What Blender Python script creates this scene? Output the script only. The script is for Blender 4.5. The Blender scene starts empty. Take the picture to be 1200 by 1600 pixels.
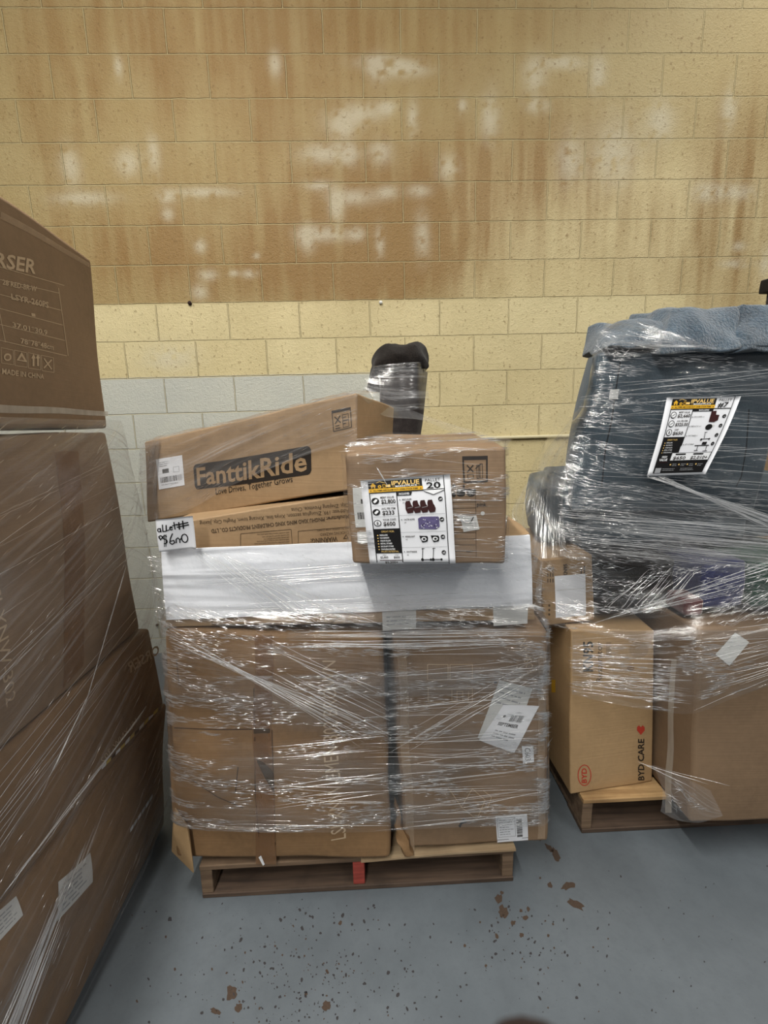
import bpy, bmesh, math, random
import numpy as np
from mathutils import Vector, Matrix, noise
random.seed(7)
SC = bpy.context.scene
COL = SC.collection
# ------------------------------------------------------------------ camera (solved from the block courses of the wall)
FPX, PIT, YAW, ROL, CAMH = 715.03, .1851, .0308, -.0256, 1.42
WALLY = 2.822
def ray(u, v):
    a = (u-600)/FPX; b = (v-800)/FPX
    cr, sr = math.cos(ROL), math.sin(ROL)
    x = cr*a+sr*b; z2 = sr*a-cr*b
    cp, sp = math.cos(PIT), math.sin(PIT)
    y = cp+sp*z2; z = -sp+cp*z2
    cy, sy = math.cos(YAW), math.sin(YAW)
    return Vector((cy*x+sy*y, -sy*x+cy*y, z))
EYE = Vector((0, 0, CAMH))
def PY(u, v, y): d = ray(u, v); return EYE+d*(y/d.y)
def PX(u, v, x): d = ray(u, v); return EYE+d*(x/d.x)
def PZ(u, v, z): d = ray(u, v); return EYE+d*((z-CAMH)/d.z)
def proj(p):
    x, y, z = p[0], p[1], p[2]-CAMH
    cy, sy = math.cos(YAW), math.sin(YAW)
    a = cy*x-sy*y; b = sy*x+cy*y
    cp, sp = math.cos(PIT), math.sin(PIT)
    y2 = cp*b-sp*z; z2 = sp*b+cp*z
    u = a/y2; v = -z2/y2
    cr, sr = math.cos(ROL), math.sin(ROL)
    return 600+FPX*(cr*u-sr*v), 800+FPX*(sr*u+cr*v)
cam = bpy.data.cameras.new('camera'); camo = bpy.data.objects.new('camera', cam); COL.objects.link(camo)
cam.sensor_fit = 'VERTICAL'; cam.sensor_height = 36; cam.sensor_width = 27; cam.lens = FPX*36/1600
cam.clip_start = .01
fw = ray(600, 800).normalized(); rt = (ray(601, 800)-ray(600, 800)).normalized(); up = rt.cross(fw)
camo.matrix_world = Matrix(((rt.x, up.x, -fw.x, 0), (rt.y, up.y, -fw.y, 0), (rt.z, up.z, -fw.z, CAMH), (0, 0, 0, 1)))
cam.dof.use_dof = True; cam.dof.focus_distance = 1.6; cam.dof.aperture_fstop = 15
SC.camera = camo
# ------------------------------------------------------------------ world, lamps, exposure
w = bpy.data.worlds.new('world'); SC.world = w; w.use_nodes = True
w.node_tree.nodes['Background'].inputs[0].default_value = (.93, .95, 1, 1)
w.node_tree.nodes['Background'].inputs[1].default_value = .10
def strip(x, y0, y1, z, wid, watts, col=(1, .97, .9)):
    l = bpy.data.lights.new('strip_light', 'AREA'); l.shape = 'RECTANGLE'; l.size = wid; l.size_y = y1-y0
    l.energy = watts; l.color = col
    o = bpy.data.objects.new('strip_light', l); o.location = (x, (y0+y1)/2, z); COL.objects.link(o)
strip(-.92, -2.4, 1.25, 4.6, .07, 235)
strip(2.6, -2.6, 2.3, 4.6, .07, 120)
strip(-4.4, -3.5, 1.6, 4.6, .10, 50)
strip(-.95, -6.8, -2.9, 4.6, .08, 230)
SC.view_settings.view_transform = 'Standard'; SC.view_settings.look = 'None'
SC.view_settings.exposure = .02; SC.view_settings.gamma = 1; SC.view_settings.use_curve_mapping = False
SC.cycles.use_denoising = True; SC.cycles.transparent_max_bounces = 24; SC.cycles.max_bounces = 8
SC.cycles.sample_clamp_indirect = 6

# ------------------------------------------------------------------ helpers: materials
def S(r, g, b):
    f = lambda c: (c/255/12.92) if c/255 <= .04045 else ((c/255+.055)/1.055)**2.4
    return (f(r), f(g), f(b), 1)
class N:
    def __init__(s, name):
        s.m = bpy.data.materials.new(name); s.m.use_nodes = True; s.t = s.m.node_tree
        s.p = s.t.nodes['Principled BSDF']; s.out = s.t.nodes['Material Output']
    def n(s, ty, **k):
        x = s.t.nodes.new(ty)
        for a, b in k.items():
            if a == 'ins':
                for i, v in b.items():
                    if isinstance(v, bpy.types.NodeSocket): s.t.links.new(v, x.inputs[i])
                    else: x.inputs[i].default_value = v
            else: setattr(x, a, b)
        return x
    def math(s, op, a, b=0., c=None, clamp=False):
        x = s.n('ShaderNodeMath', operation=op, use_clamp=clamp, ins={0: a, 1: b} if c is None else {0: a, 1: b, 2: c}); return x.outputs[0]
    def noise(s, vec, scale, detail=3, rough=.5, dist=0):
        return s.n('ShaderNodeTexNoise', ins={'Vector': vec, 'Scale': scale, 'Detail': detail, 'Roughness': rough, 'Distortion': dist}).outputs[0]
    def map(s, vec, sc, loc=(0, 0, 0), rot=(0, 0, 0)):
        return s.n('ShaderNodeMapping', ins={'Vector': vec, 'Scale': sc, 'Location': loc, 'Rotation': rot}).outputs[0]
    def ramp(s, fac, a, b, clamp=True):
        return s.n('ShaderNodeMapRange', clamp=clamp, ins={0: fac, 1: a, 2: b, 3: 0., 4: 1.}).outputs[0]
    def mix(s, f, a, b):
        x = s.n('ShaderNodeMix', data_type='RGBA'); 
        for i, v in ((0, f), (6, a), (7, b)):
            if isinstance(v, bpy.types.NodeSocket): s.t.links.new(v, x.inputs[i])
            else: x.inputs[i].default_value = v
        return x.outputs[2]
    def co(s, k='Object'): return s.n('ShaderNodeTexCoord').outputs[k]
    def set(s, **k):
        for a, v in k.items():
            a = a.replace('_', ' ')
            if isinstance(v, bpy.types.NodeSocket): s.t.links.new(v, s.p.inputs[a])
            else: s.p.inputs[a].default_value = v
    def bump(s, h, strength=.5, dist=.002):
        b = s.n('ShaderNodeBump', ins={'Height': h, 'Strength': strength, 'Distance': dist}).outputs[0]
        s.t.links.new(b, s.p.inputs['Normal']); return b
def flat(name, col, rough=.6, grain=.06, spec=.3):
    a = N(name); c = a.co(); f = a.noise(c, 180, 2)
    d = tuple(x*(1-grain*2) for x in col[:3])+(1,)
    a.set(Base_Color=a.mix(f, d, col), Roughness=rough); a.p.inputs['Specular IOR Level'].default_value = spec
    return a.m
def kraft(name, col, stain=.25):
    a = N(name); c = a.co()
    f1 = a.noise(c, 5, 4, .6); f2 = a.noise(a.map(c, (3, 3, 220)), 1, 2); f3 = a.noise(c, 60, 3, .6)
    dk = tuple(x*(1-stain) for x in col[:3])+(1,); lt = tuple(min(1, x*1.12) for x in col[:3])+(1,)
    cc = a.mix(a.ramp(f1, .3, .7), dk, col); cc = a.mix(a.math('MULTIPLY', a.ramp(f3, .4, .7), .35), cc, lt)
    a.set(Base_Color=cc, Roughness=.62); a.p.inputs['Specular IOR Level'].default_value = .25
    h = a.math('ADD', a.math('MULTIPLY', f2, .25), a.math('MULTIPLY', f1, 1.0)); a.bump(h, .5, .004)
    return a.m
M = {}
M['kraft'] = kraft('kraft_cardboard', S(160, 133, 101))
M['kraft_dark'] = kraft('dark_kraft_cardboard', S(138, 108, 76), .3)  # darker kraft tone for some of the cartons
M['kraft_pale'] = kraft('pale_kraft_cardboard', S(176, 146, 108), .15)
M['kraft_grey'] = kraft('greyed_kraft_cardboard', S(138, 114, 90), .2)
M['ink'] = flat('black_ink', S(42, 36, 32), .6)
M['ink_and_gap'] = flat('brown_ink_and_gap_shade', S(74, 58, 42), .6)  # brown print, and the painted shade of the torn gap
M['black'] = flat('black_print', S(20, 19, 20), .5)
M['white'] = flat('white_print', S(232, 234, 238), .5, .02)
M['faded'] = flat('faded_white_print', S(196, 172, 142), .6, .08)
M['paper'] = flat('white_paper', S(228, 230, 236), .55, .02)
M['labelgrey'] = flat('grey_label_paper', S(205, 206, 205), .5, .04)
M['yellow'] = flat('amber_print', S(222, 172, 44), .5)
M['gold'] = flat('gold_print', S(232, 196, 120), .5)
M['maroon'] = flat('maroon_print', S(56, 26, 26), .5)
M['purple'] = flat('violet_print', S(112, 104, 150), .5, .3)
M['greyp'] = flat('grey_print', S(150, 152, 156), .5)
M['red'] = flat('red_ink', S(186, 62, 48), .6)
M['crease'] = flat('crease_shade_and_tape_print', S(70, 50, 34), .8)  # dark colour painted in for crease shade; also dark bits of tape print
M['yellowtape'] = flat('yellow_white_tape', S(216, 190, 96), .5)
def wood(name, col, dk):
    a = N(name); c = a.co()
    f = a.noise(a.map(c, (3, 60, 60)), 1, 4, .6); g = a.noise(c, 7, 4, .6)
    cc = a.mix(a.ramp(f, .3, .7), dk, col); cc = a.mix(a.math('MULTIPLY', a.ramp(g, .5, .75), .6), cc, tuple(x*.6 for x in dk[:3])+(1,))
    a.set(Base_Color=cc, Roughness=.8); a.bump(f, .4, .003); return a.m
M['wood'] = wood('weathered_pallet_wood', S(128, 106, 84), S(84, 66, 50))
M['wood_dark'] = wood('dark_pallet_wood', S(92, 74, 60), S(52, 40, 32))  # darker wood tone for the bottom boards
M['wood_new'] = wood('fresh_pallet_wood', S(190, 158, 112), S(140, 108, 70))
M['wood_red'] = wood('red_painted_wood', S(176, 74, 62), S(116, 46, 38))
M['ply'] = wood('plywood_edge', S(168, 148, 118), S(128, 106, 80))
def cloth(name, a1, a2, scale=160, bump=.8, sheen=.5, dist=.004):
    a = N(name); c = a.co(); f = a.noise(c, scale, 4, .7); g = a.noise(c, 14, 3)
    a.set(Base_Color=a.mix(a.ramp(a.math('ADD', a.math('MULTIPLY', f, .6), a.math('MULTIPLY', g, .4)), .35, .65), a1, a2), Roughness=.95)
    a.p.inputs['Sheen Weight'].default_value = sheen; a.p.inputs['Specular IOR Level'].default_value = .1
    a.bump(f, bump, dist); return a.m
M['plush'] = cloth('blue_plush', S(34, 50, 64), S(78, 101, 119), 130, 1, .6, .008)
M['fabric'] = cloth('slate_upholstery', S(50, 62, 72), S(74, 88, 98), 260, .4, .2)
M['blackcloth'] = cloth('black_cloth', S(20, 18, 17), S(46, 41, 38), 200, .6, .1)
M['slab'] = cloth('charcoal_leatherette', S(50, 46, 46), S(74, 68, 67), 60, .3, .1)
M['bluecloth'] = cloth('blue_cloth', S(30, 34, 72), S(52, 58, 112), 120, .4)
M['greencloth'] = cloth('green_cloth', S(16, 54, 40), S(34, 84, 62), 120, .4)
M['redcloth'] = cloth('dark_red_cloth', S(70, 26, 26), S(100, 40, 38), 120, .4)
def tape(name, col, alpha):
    a = N(name); f = a.noise(a.map(a.co(), (40, 40, 6)), 1, 3)
    a.set(Base_Color=col, Roughness=.22, Alpha=a.math('ADD', a.math('MULTIPLY', f, .4), alpha-.2)); return a.m
M['tape'] = tape('clear_packing_tape', S(190, 165, 138), .45)
M['tape_white'] = tape('whitish_packing_tape', S(200, 190, 176), .6)
M['tape_brown'] = tape('brown_packing_tape', S(128, 92, 58), .7)
def film(name, base=.06, glossk=.55, milk=.10, u=2.5, v=85, mu=4, mv=14, lo=.42, hi=.68, bd=.004, rough=.13, seed=0., tint=(1, 1, 1, 1)):
    a = N(name); c = a.co('UV')
    n1 = a.noise(a.map(c, (u, v, 1), (seed, seed*2, 0)), 1, 3, .6, .25)
    mk = a.noise(a.map(c, (mu, mv, 1), (seed+3, seed, 0)), 1, 3, .55)
    mk = a.ramp(mk, lo, hi)
    fine = a.noise(a.map(c, (u*2.5, v*2.2, 1), (seed, 5, 0)), 1, 2, .5)
    h = a.math('MULTIPLY', n1, a.math('ADD', a.math('MULTIPLY', mk, .85), .15))
    h = a.math('ADD', h, a.math('MULTIPLY', a.math('MULTIPLY', fine, mk), .25))
    bp = a.n('ShaderNodeBump', ins={'Height': h, 'Strength': 1., 'Distance': bd}).outputs[0]
    gl = a.n('ShaderNodeBsdfGlossy', ins={'Color': (1, 1, 1, 1), 'Roughness': rough, 'Normal': bp}).outputs[0]
    df = a.n('ShaderNodeBsdfDiffuse', ins={'Color': (.85, .87, .9, 1)}).outputs[0]
    tl = a.n('ShaderNodeBsdfTranslucent', ins={'Color': (.85, .87, .9, 1)}).outputs[0]
    ml = a.n('ShaderNodeMixShader', ins={0: .4, 1: df, 2: tl}).outputs[0]
    tr = a.n('ShaderNodeBsdfTransparent', ins={'Color': tint}).outputs[0]
    st = a.math('MULTIPLY', a.ramp(n1, .5, .72), mk)
    m1 = a.n('ShaderNodeMixShader', ins={0: a.math('ADD', a.math('MULTIPLY', st, milk*2.2), milk*.35, clamp=True), 1: tr, 2: ml}).outputs[0]
    fr = a.n('ShaderNodeLayerWeight', ins={'Blend': .25, 'Normal': bp}).outputs['Fresnel']
    fg = a.math('ADD', a.math('MULTIPLY', a.math('MULTIPLY', fr, mk), glossk), a.math('ADD', a.math('MULTIPLY', mk, .12*glossk), base), clamp=True)
    sh = a.n('ShaderNodeMixShader', ins={0: fg, 1: m1, 2: gl}).outputs[0]
    a.t.links.new(sh, a.out.inputs[0]); return a.m
M['film'] = film('stretch_film', base=.02, milk=.04, lo=.46)
M['film_heavy'] = film('bunched_stretch_film', .03, .9, .06, 2.2, 95, 3, 12, .40, .64, .007, .13, 3.)
M['film_soft'] = film('smooth_stretch_film', .03, .5, .20, 1.2, 60, 1.5, 12, .4, .7, .004, .22, 7.)
M['film_veil'] = film('stretched_film_veil', .03, .6, .16, 2, 70, 2, 16, .3, .62, .005, .18, 11.)
a = N('film_crinkle'); a.set(Base_Color=(.9, .92, .96, 1), Roughness=.16); a.p.inputs['Specular IOR Level'].default_value = 1.
gl = a.n('ShaderNodeBsdfGlossy', ins={'Color': (1, 1, 1, 1), 'Roughness': .26}).outputs[0]; tr = a.n('ShaderNodeBsdfTransparent').outputs[0]
m1 = a.n('ShaderNodeMixShader', ins={0: .82, 1: a.p.outputs[0], 2: gl}).outputs[0]
a.t.links.new(a.n('ShaderNodeMixShader', ins={0: .62, 1: tr, 2: m1}).outputs[0], a.out.inputs[0]); M['crinkle'] = a.m
a = N('film_fold'); gf = a.n('ShaderNodeBsdfGlossy', ins={'Color': (1, 1, 1, 1), 'Roughness': .25}).outputs[0]; mf = a.n('ShaderNodeMixShader', ins={0: .6, 1: a.p.outputs[0], 2: gf}).outputs[0]
tr = a.n('ShaderNodeBsdfTransparent').outputs[0]
a.set(Base_Color=(.9, .92, .95, 1), Roughness=.15)
a.t.links.new(a.n('ShaderNodeMixShader', ins={0: .6, 1: tr, 2: mf}).outputs[0], a.out.inputs[0]); M['fold'] = a.m

# ------------------------------------------------------------------ helpers: objects
def link(o, parent=None):
    COL.objects.link(o)
    if parent: o.parent = parent
    return o
def tag(o, label, cat, group=None):
    o['label'] = label; o['category'] = cat
    if group: o['group'] = group
    return o
def thing(name, label, cat, group=None, loc=(0, 0, 0)):
    o = bpy.data.objects.new(name, None); o.empty_display_size = .05; link(o); o.location = loc
    return tag(o, label, cat, group)
def mesh(name, V, F, mats, parent=None, mi=None, smooth=False, uv=None):
    me = bpy.data.meshes.new(name)
    pl = parent.location if parent and parent.parent is None else Vector((0, 0, 0))
    if parent and parent.parent: pl = parent.parent.location
    me.from_pydata([(v[0]-pl[0], v[1]-pl[1], v[2]-pl[2]) for v in V], [], F)
    for m in (mats if isinstance(mats, (list, tuple)) else [mats]): me.materials.append(m)
    if mi: me.polygons.foreach_set('material_index', mi)
    if smooth: me.polygons.foreach_set('use_smooth', [True]*len(me.polygons))
    if uv is not None:
        l = me.uv_layers.new(name='UVMap'); idx = [0]*len(me.loops); me.loops.foreach_get('vertex_index', idx)
        l.data.foreach_set('uv', [c for i in idx for c in uv[i]])
    me.update()
    return link(bpy.data.objects.new(name, me), parent)
def nz(p, s): return noise.noise_vector(Vector(p)*s)
class Hex:
    """a box with eight free corners: s across, t into depth, r up; bulging and creased like used cardboard"""
    def __init__(s, fbl, fbr, ftr, ftl, kbl, kbr, ktr, ktl, bulge=.006, dent=.004, nsc=6, seed=0, sag=0):
        s.c = [Vector(c) for c in (fbl, fbr, ftr, ftl, kbl, kbr, ktr, ktl)]; s.b = bulge; s.d = dent; s.ns = nsc; s.seed = seed
    def tri(s, a, t, r):
        c = s.c
        f = (c[0]*(1-a)+c[1]*a)*(1-r)+(c[3]*(1-a)+c[2]*a)*r
        k = (c[4]*(1-a)+c[5]*a)*(1-r)+(c[7]*(1-a)+c[6]*a)*r
        return f*(1-t)+k*t
    def nrm(s, face):
        c = s.c
        q = {'F': (0, 1, 2, 3), 'K': (5, 4, 7, 6), 'L': (4, 0, 3, 7), 'R': (1, 5, 6, 2), 'T': (3, 2, 6, 7), 'B': (4, 5, 1, 0)}[face]
        return ((c[q[2]]-c[q[0]]).cross(c[q[3]]-c[q[1]])).normalized()
    def surf(s, face, a, b, off=0):
        p = {'F': (a, 0, b), 'K': (1-a, 1, b), 'L': (0, 1-a, b), 'R': (1, a, b), 'T': (a, b, 1), 'B': (a, 1-b, 0)}[face]
        q = s.tri(*p); n = s.nrm(face)
        e = max(0, math.sin(math.pi*min(1, max(0, a)))*math.sin(math.pi*min(1, max(0, b))))**.6
        return q+n*(off+(0 if face in 'TB' else s.b)*e)+nz(q+Vector((s.seed, 0, 0)), s.ns)*s.d
    def inv(s, face, u, v):
        a = b = .5
        for _ in range(12):
            p = proj(s.surf(face, a, b)); pa = proj(s.surf(face, a+.01, b)); pb = proj(s.surf(face, a, b+.01))
            A = Matrix(((pa[0]-p[0], pb[0]-p[0]), (pa[1]-p[1], pb[1]-p[1])))*100
            d = A.inverted_safe() @ Vector((u-p[0], v-p[1]))
            a += max(-.6, min(.6, d[0])); b += max(-.6, min(.6, d[1]))
        return a, b
    def build(s, name, mat, parent, n=12, faces='FKLRTB', bevel=.006, smooth=True):
        V, F = [], []
        for f in faces:
            o = len(V)
            for j in range(n+1):
                for i in range(n+1): V.append(s.surf(f, i/n, j/n))
            for j in range(n):
                for i in range(n):
                    q = o+j*(n+1)+i; F.append((q, q+1, q+n+2, q+n+1))
        ob = mesh(name, V, F, mat, parent)
        bm = bmesh.new(); bm.from_mesh(ob.data); bmesh.ops.remove_doubles(bm, verts=bm.verts, dist=1e-5)
        if len(faces) == 6: bmesh.ops.recalc_face_normals(bm, faces=bm.faces)
        if smooth:
            for f in bm.faces: f.smooth = True
            for e in bm.edges:
                if len(e.link_faces) == 2 and e.calc_face_angle(0) > .6: e.smooth = False
        bm.to_mesh(ob.data); bm.free()
        if bevel:
            m = ob.modifiers.new('bevel', 'BEVEL'); m.width = bevel; m.segments = 3; m.limit_method = 'ANGLE'; m.angle_limit = .6; m.harden_normals = False
        return ob
def box_hex(x0, x1, y0, y1, z0, z1, yaw=0, **k):
    c = Vector(((x0+x1)/2, (y0+y1)/2, 0)); R = Matrix.Rotation(yaw, 3, 'Z')
    P = lambda x, y, z: R @ (Vector((x, y, z))-c)+c
    return Hex(P(x0, y0, z0), P(x1, y0, z0), P(x1, y0, z1), P(x0, y0, z1), P(x0, y1, z0), P(x1, y1, z0), P(x1, y1, z1), P(x0, y1, z1), **k)
_glyph = {}
def glyphs(s, bold):
    k = (s, bold)
    if k not in _glyph:
        cu = bpy.data.curves.new('t', 'FONT'); cu.body = s; cu.size = 1; cu.resolution_u = 2; cu.offset = .022 if bold else 0
        ob = bpy.data.objects.new('t', cu); me = bpy.data.meshes.new_from_object(ob)
        V = [(v.co.x, v.co.y) for v in me.vertices]; F = [tuple(p.vertices) for p in me.polygons]
        bpy.data.objects.remove(ob); bpy.data.curves.remove(cu); bpy.data.meshes.remove(me)
        xs = [v[0] for v in V] or [0]; _glyph[k] = (V, F, min(xs), max(xs))
    return _glyph[k]
class Deck:
    """flat print on a surface: x right, y down, in its own units"""
    def __init__(s, fn): s.fn = fn; s.V = []; s.F = []; s.mi = []; s.m = []
    def _m(s, m):
        if M[m] not in s.m: s.m.append(M[m])
        return s.m.index(M[m])
    def add(s, pts, faces, mat, lay):
        o = len(s.V); s.V += [s.fn(x, y, .0007+lay*.0004) for x, y in pts]
        i = s._m(mat)
        for f in faces: s.F.append(tuple(o+j for j in f)); s.mi.append(i)
    def rect(s, x0, y0, x1, y1, mat, lay=0, n=1, skew=0):
        P = []; 
        for j in range(n+1):
            for i in range(n+1): P.append((x0+(x1-x0)*i/n+skew*j/n, y0+(y1-y0)*j/n))
        s.add(P, [(j*(n+1)+i, j*(n+1)+i+1, (j+1)*(n+1)+i+1, (j+1)*(n+1)+i) for j in range(n) for i in range(n)], mat, lay)
    def poly(s, pts, mat, lay=0): s.add(pts, [tuple(range(len(pts)))], mat, lay)
    def disc(s, x, y, rx, ry, mat, lay=0, n=20): s.poly([(x+rx*math.cos(2*math.pi*i/n), y+ry*math.sin(2*math.pi*i/n)) for i in range(n)], mat, lay)
    def frame(s, x0, y0, x1, y1, w, mat, lay=0, wy=None):
        wy = wy or w
        s.rect(x0, y0, x1, y0+wy, mat, lay, 3); s.rect(x0, y1-wy, x1, y1, mat, lay, 3); s.rect(x0, y0, x0+w, y1, mat, lay, 3); s.rect(x1-w, y0, x1, y1, mat, lay, 3)
    def line(s, x0, y0, x1, y1, w, mat, lay=0):
        dx, dy = x1-x0, y1-y0; l = math.hypot(dx, dy) or 1; a, b = -dy/l*w/2, dx/l*w/2
        s.poly([(x0+a, y0+b), (x1+a, y1+b), (x1-a, y1-b), (x0-a, y0-b)], mat, lay)
    def text(s, t, x, y, h, mat, lay=1, width=None, bold=False, align='l', slant=0):
        V, F, a, b = glyphs(t, bold); sc = h/.7; sx = (width/(b-a)) if width else sc
        ox = {'l': x-a*sx, 'c': x-(a+b)/2*sx, 'r': x-b*sx}[align]
        s.add([(ox+vx*sx+slant*vy*sc, y-vy*sc) for vx, vy in V], F, mat, lay)
    def build(s, name, parent): return mesh(name, s.V, s.F, s.m, parent, s.mi)
def face_deck(hx, face, quad, W, H, off=0):
    """quad: pixel corners of the print as it reads: TL, TR, BR, BL"""
    q = [hx.inv(face, *p) for p in quad]
    def fn(x, y, o):
        a, b = x/W, y/H
        s = (q[0][0]*(1-a)+q[1][0]*a)*(1-b)+(q[3][0]*(1-a)+q[2][0]*a)*b
        r = (q[0][1]*(1-a)+q[1][1]*a)*(1-b)+(q[3][1]*(1-a)+q[2][1]*a)*b
        return hx.surf(face, s, r, o+off)
    return Deck(fn)
def barcode(d, x0, y0, x1, y1, mat='ink', lay=1, n=26, vertical=False):
    r = random.Random(n*7+int(x0*10)); t = 0.
    while t < 1:
        w_ = r.choice((.5, .5, 1, 1.5))/n*.62; e = min(1, t+w_)
        if vertical: d.rect(x0, y0+(y1-y0)*t, x1, y0+(y1-y0)*e, mat, lay)
        else: d.rect(x0+(x1-x0)*t, y0, x0+(x1-x0)*e, y1, mat, lay)
        t = e+r.choice((.4, .7, 1.2))/n*.7
def rows(d, x0, y0, x1, n, dy, h, mat, lay=1, seed=1):
    r = random.Random(seed)
    for i in range(n):
        x = x0
        e = x1-(x1-x0)*r.random()*.35
        while x < e:
            w_ = h*r.uniform(1.2, 4.5); d.rect(x, y0+i*dy, min(e, x+w_), y0+i*dy+h*r.uniform(.55, .8), mat, lay); x += w_+h*.6
def label(hx, face, quad, parent, W=40, H=50, kind='ship', seed=3, name='shipping_label'):
    d = face_deck(hx, face, quad, W, H, .0006); d.rect(0, 0, W, H, 'paper' if kind != 'grey' else 'labelgrey', 0, 5)
    o = d.build(name, parent); d = face_deck(hx, face, quad, W, H, .0006)
    if kind == 'ship':
        rows(d, W*.1, H*.12, W*.5, 3, H*.06, H*.03, 'greyp', 1, seed); d.rect(W*.2, H*.36, W*.45, H*.5, 'ink', 1); d.frame(W*.62, H*.34, W*.85, H*.52, W*.015, 'greyp', 1)
        barcode(d, W*.1, H*.62, W*.92, H*.80, 'ink', 1, 24); rows(d, W*.12, H*.86, W*.8, 1, 5, H*.03, 'greyp', 1, seed)
    if kind == 'side':
        d.frame(W*.04, H*.06, W*.6, H*.8, W*.012, 'greyp', 1); rows(d, W*.1, H*.14, W*.58, 7, H*.09, H*.035, 'greyp', 1, seed)
        barcode(d, W*.64, H*.15, W*.82, H*.85, 'ink', 1, 24, True); d.rect(0, H*.88, W, H*.91, 'greyp', 1)
    if kind == 'plain': rows(d, W*.12, H*.2, W*.9, 3, H*.14, H*.03, 'labelgrey', 1, seed)
    if d.F: d.build('barcode_print', o)
    return o
def strip_tape(hx, face, quad, mat, parent, name='packing_tape', off=.0012):
    d = face_deck(hx, face, quad, 10, 10, off-.0007)
    n = 14; P = [(10*i/2, 10*j/n) for j in range(n+1) for i in range(3)]
    d.add(P, [(j*3+i, j*3+i+1, j*3+i+4, j*3+i+3) for j in range(n) for i in range(2)], mat, 0)
    return d.build(name, parent)

# ------------------------------------------------------------------ room: block wall, floor
def vnoise(x, y, seed):
    r = np.random.RandomState(seed); T = r.rand(256, 256)
    xi = np.floor(x).astype(int); yi = np.floor(y).astype(int); fx = x-xi; fy = y-yi
    fx = fx*fx*(3-2*fx); fy = fy*fy*(3-2*fy)
    g = lambda a, b: T[a % 256, b % 256]
    return (g(xi, yi)*(1-fx)+g(xi+1, yi)*fx)*(1-fy)+(g(xi, yi+1)*(1-fx)+g(xi+1, yi+1)*fx)*fy
def fbm(x, y, seed, o=4):
    return sum(vnoise(x*2**i, y*2**i, seed+i)*.5**i for i in range(o))/sum(.5**i for i in range(o))
def ss(x, a, b): t = np.clip((x-a)/(b-a), 0, 1); return t*t*(3-2*t)
CZ0 = 3.5585
G = .0127
xs = np.arange(-3.9, 4.1, G); zs = np.arange(0, 4.9, G)
X, Z = np.meshgrid(xs, zs)
nx, nzz = len(xs), len(zs)
V = np.stack([X, np.full_like(X, WALLY), Z], -1).reshape(-1, 3)
I = np.arange(nx*nzz).reshape(nzz, nx)
F = np.stack([I[:-1, :-1], I[:-1, 1:], I[1:, 1:], I[1:, :-1]], -1).reshape(-1, 4)
me = bpy.data.meshes.new('wall_back'); me.from_pydata(V.tolist(), [], F.tolist())
def wz(u, v): p = PY(u, v, WALLY); return p.x, p.z
def blob(u, v, ru, rv):
    x, z = wz(u, v); k = 2.9/FPX
    n = (fbm(X*9+u, Z*9, 31, 3)-.5)*1.1
    return np.exp(-(((X-x)/(ru*k))**2+((Z-z)/(rv*k))**2)*(1+n*.6))
row7 = CZ0-7*.2032; row9 = CZ0-9*.2032
drip = fbm(X*16, Z*1.6, 5, 3); drip2 = fbm(X*38, Z*3.2, 9, 2); spot = fbm(X*26, Z*26, 12, 3); big = fbm(X*1.3, Z*1.3, 20, 3)
st = np.zeros_like(X)
for (u, v, ru, rv, am) in ((420, 400, 330, 60, .75), (760, 290, 210, 70, .75), (560, 330, 120, 130, .55), (1130, 400, 130, 120, .7), (640, 380, 110, 60, .6), (250, 380, 170, 150, .45), (800, 250, 60, 60, .5),
        (900, 260, 60, 100, .35), (1160, 250, 80, 90, .6), (250, 40, 280, 110, .75), (560, 60, 220, 60, .45), (430, 180, 40, 130, .35), (700, 20, 300, 40, .35), (540, 440, 120, 40, .5), (80, 140, 40, 100, .5)):
    st += am*blob(u, v, ru, rv)
st = st*(.15+1.3*drip)*(.6+.75*drip2)
st = np.where((Z < row7) & (X < 1.9), st*.18, st)
st = np.clip(st+.10*(big-.3), 0, 1)
pale = np.zeros_like(X)
for (u, v, ru, rv) in ((600, 98, 34, 7), (590, 108, 12, 14), (835, 118, 14, 20), (880, 98, 30, 8), (935, 115, 10, 20), (645, 187, 7, 20), (722, 165, 6, 10), (765, 185, 12, 28), (605, 168, 12, 8), (560, 178, 34, 12),
        (535, 200, 20, 12), (840, 165, 14, 8), (595, 238, 16, 14), (545, 240, 14, 14), (505, 240, 30, 12), (130, 310, 40, 8), (260, 308, 12, 8), (262, 335, 8, 8), (320, 300, 40, 6), (550, 308, 32, 10), (525, 325, 10, 20),
        (605, 300, 14, 8), (655, 298, 16, 8), (510, 366, 34, 10), (480, 372, 12, 16), (558, 366, 10, 8), (593, 378, 6, 18), (660, 370, 10, 26), (312, 457, 10, 9), (325, 430, 12, 7), (365, 427, 7, 4), (390, 428, 10, 5),
        (313, 385, 7, 8), (400, 400, 5, 4), (1032, 190, 20, 26), (1140, 170, 10, 25), (1105, 300, 20, 12), (1150, 300, 30, 10), (1152, 385, 12, 6), (1150, 412, 25, 6), (1196, 410, 8, 20), (240, 240, 8, 20), (200, 255, 16, 16), (110, 260, 12, 24),
        (185, 105, 5, 12), (430, 100, 8, 14), (265, 560, 34, 18), (700, 262, 14, 16), (960, 240, 30, 40), (890, 250, 16, 30), (500, 290, 20, 6), (635, 110, 30, 8)):
    pale += blob(u, v, ru*1.0, rv*1.0)
pale = np.clip(pale, 0, 1)*ss(spot, .15, .5)
whitez = ((Z < row9) & (X < .22)).astype(float)*1.0
row_cream = (ss(-(Z-row7), -.005, .005))*1.0
edge = .45+(fbm(X*5, Z*5, 44, 3)-.5)*.5
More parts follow.
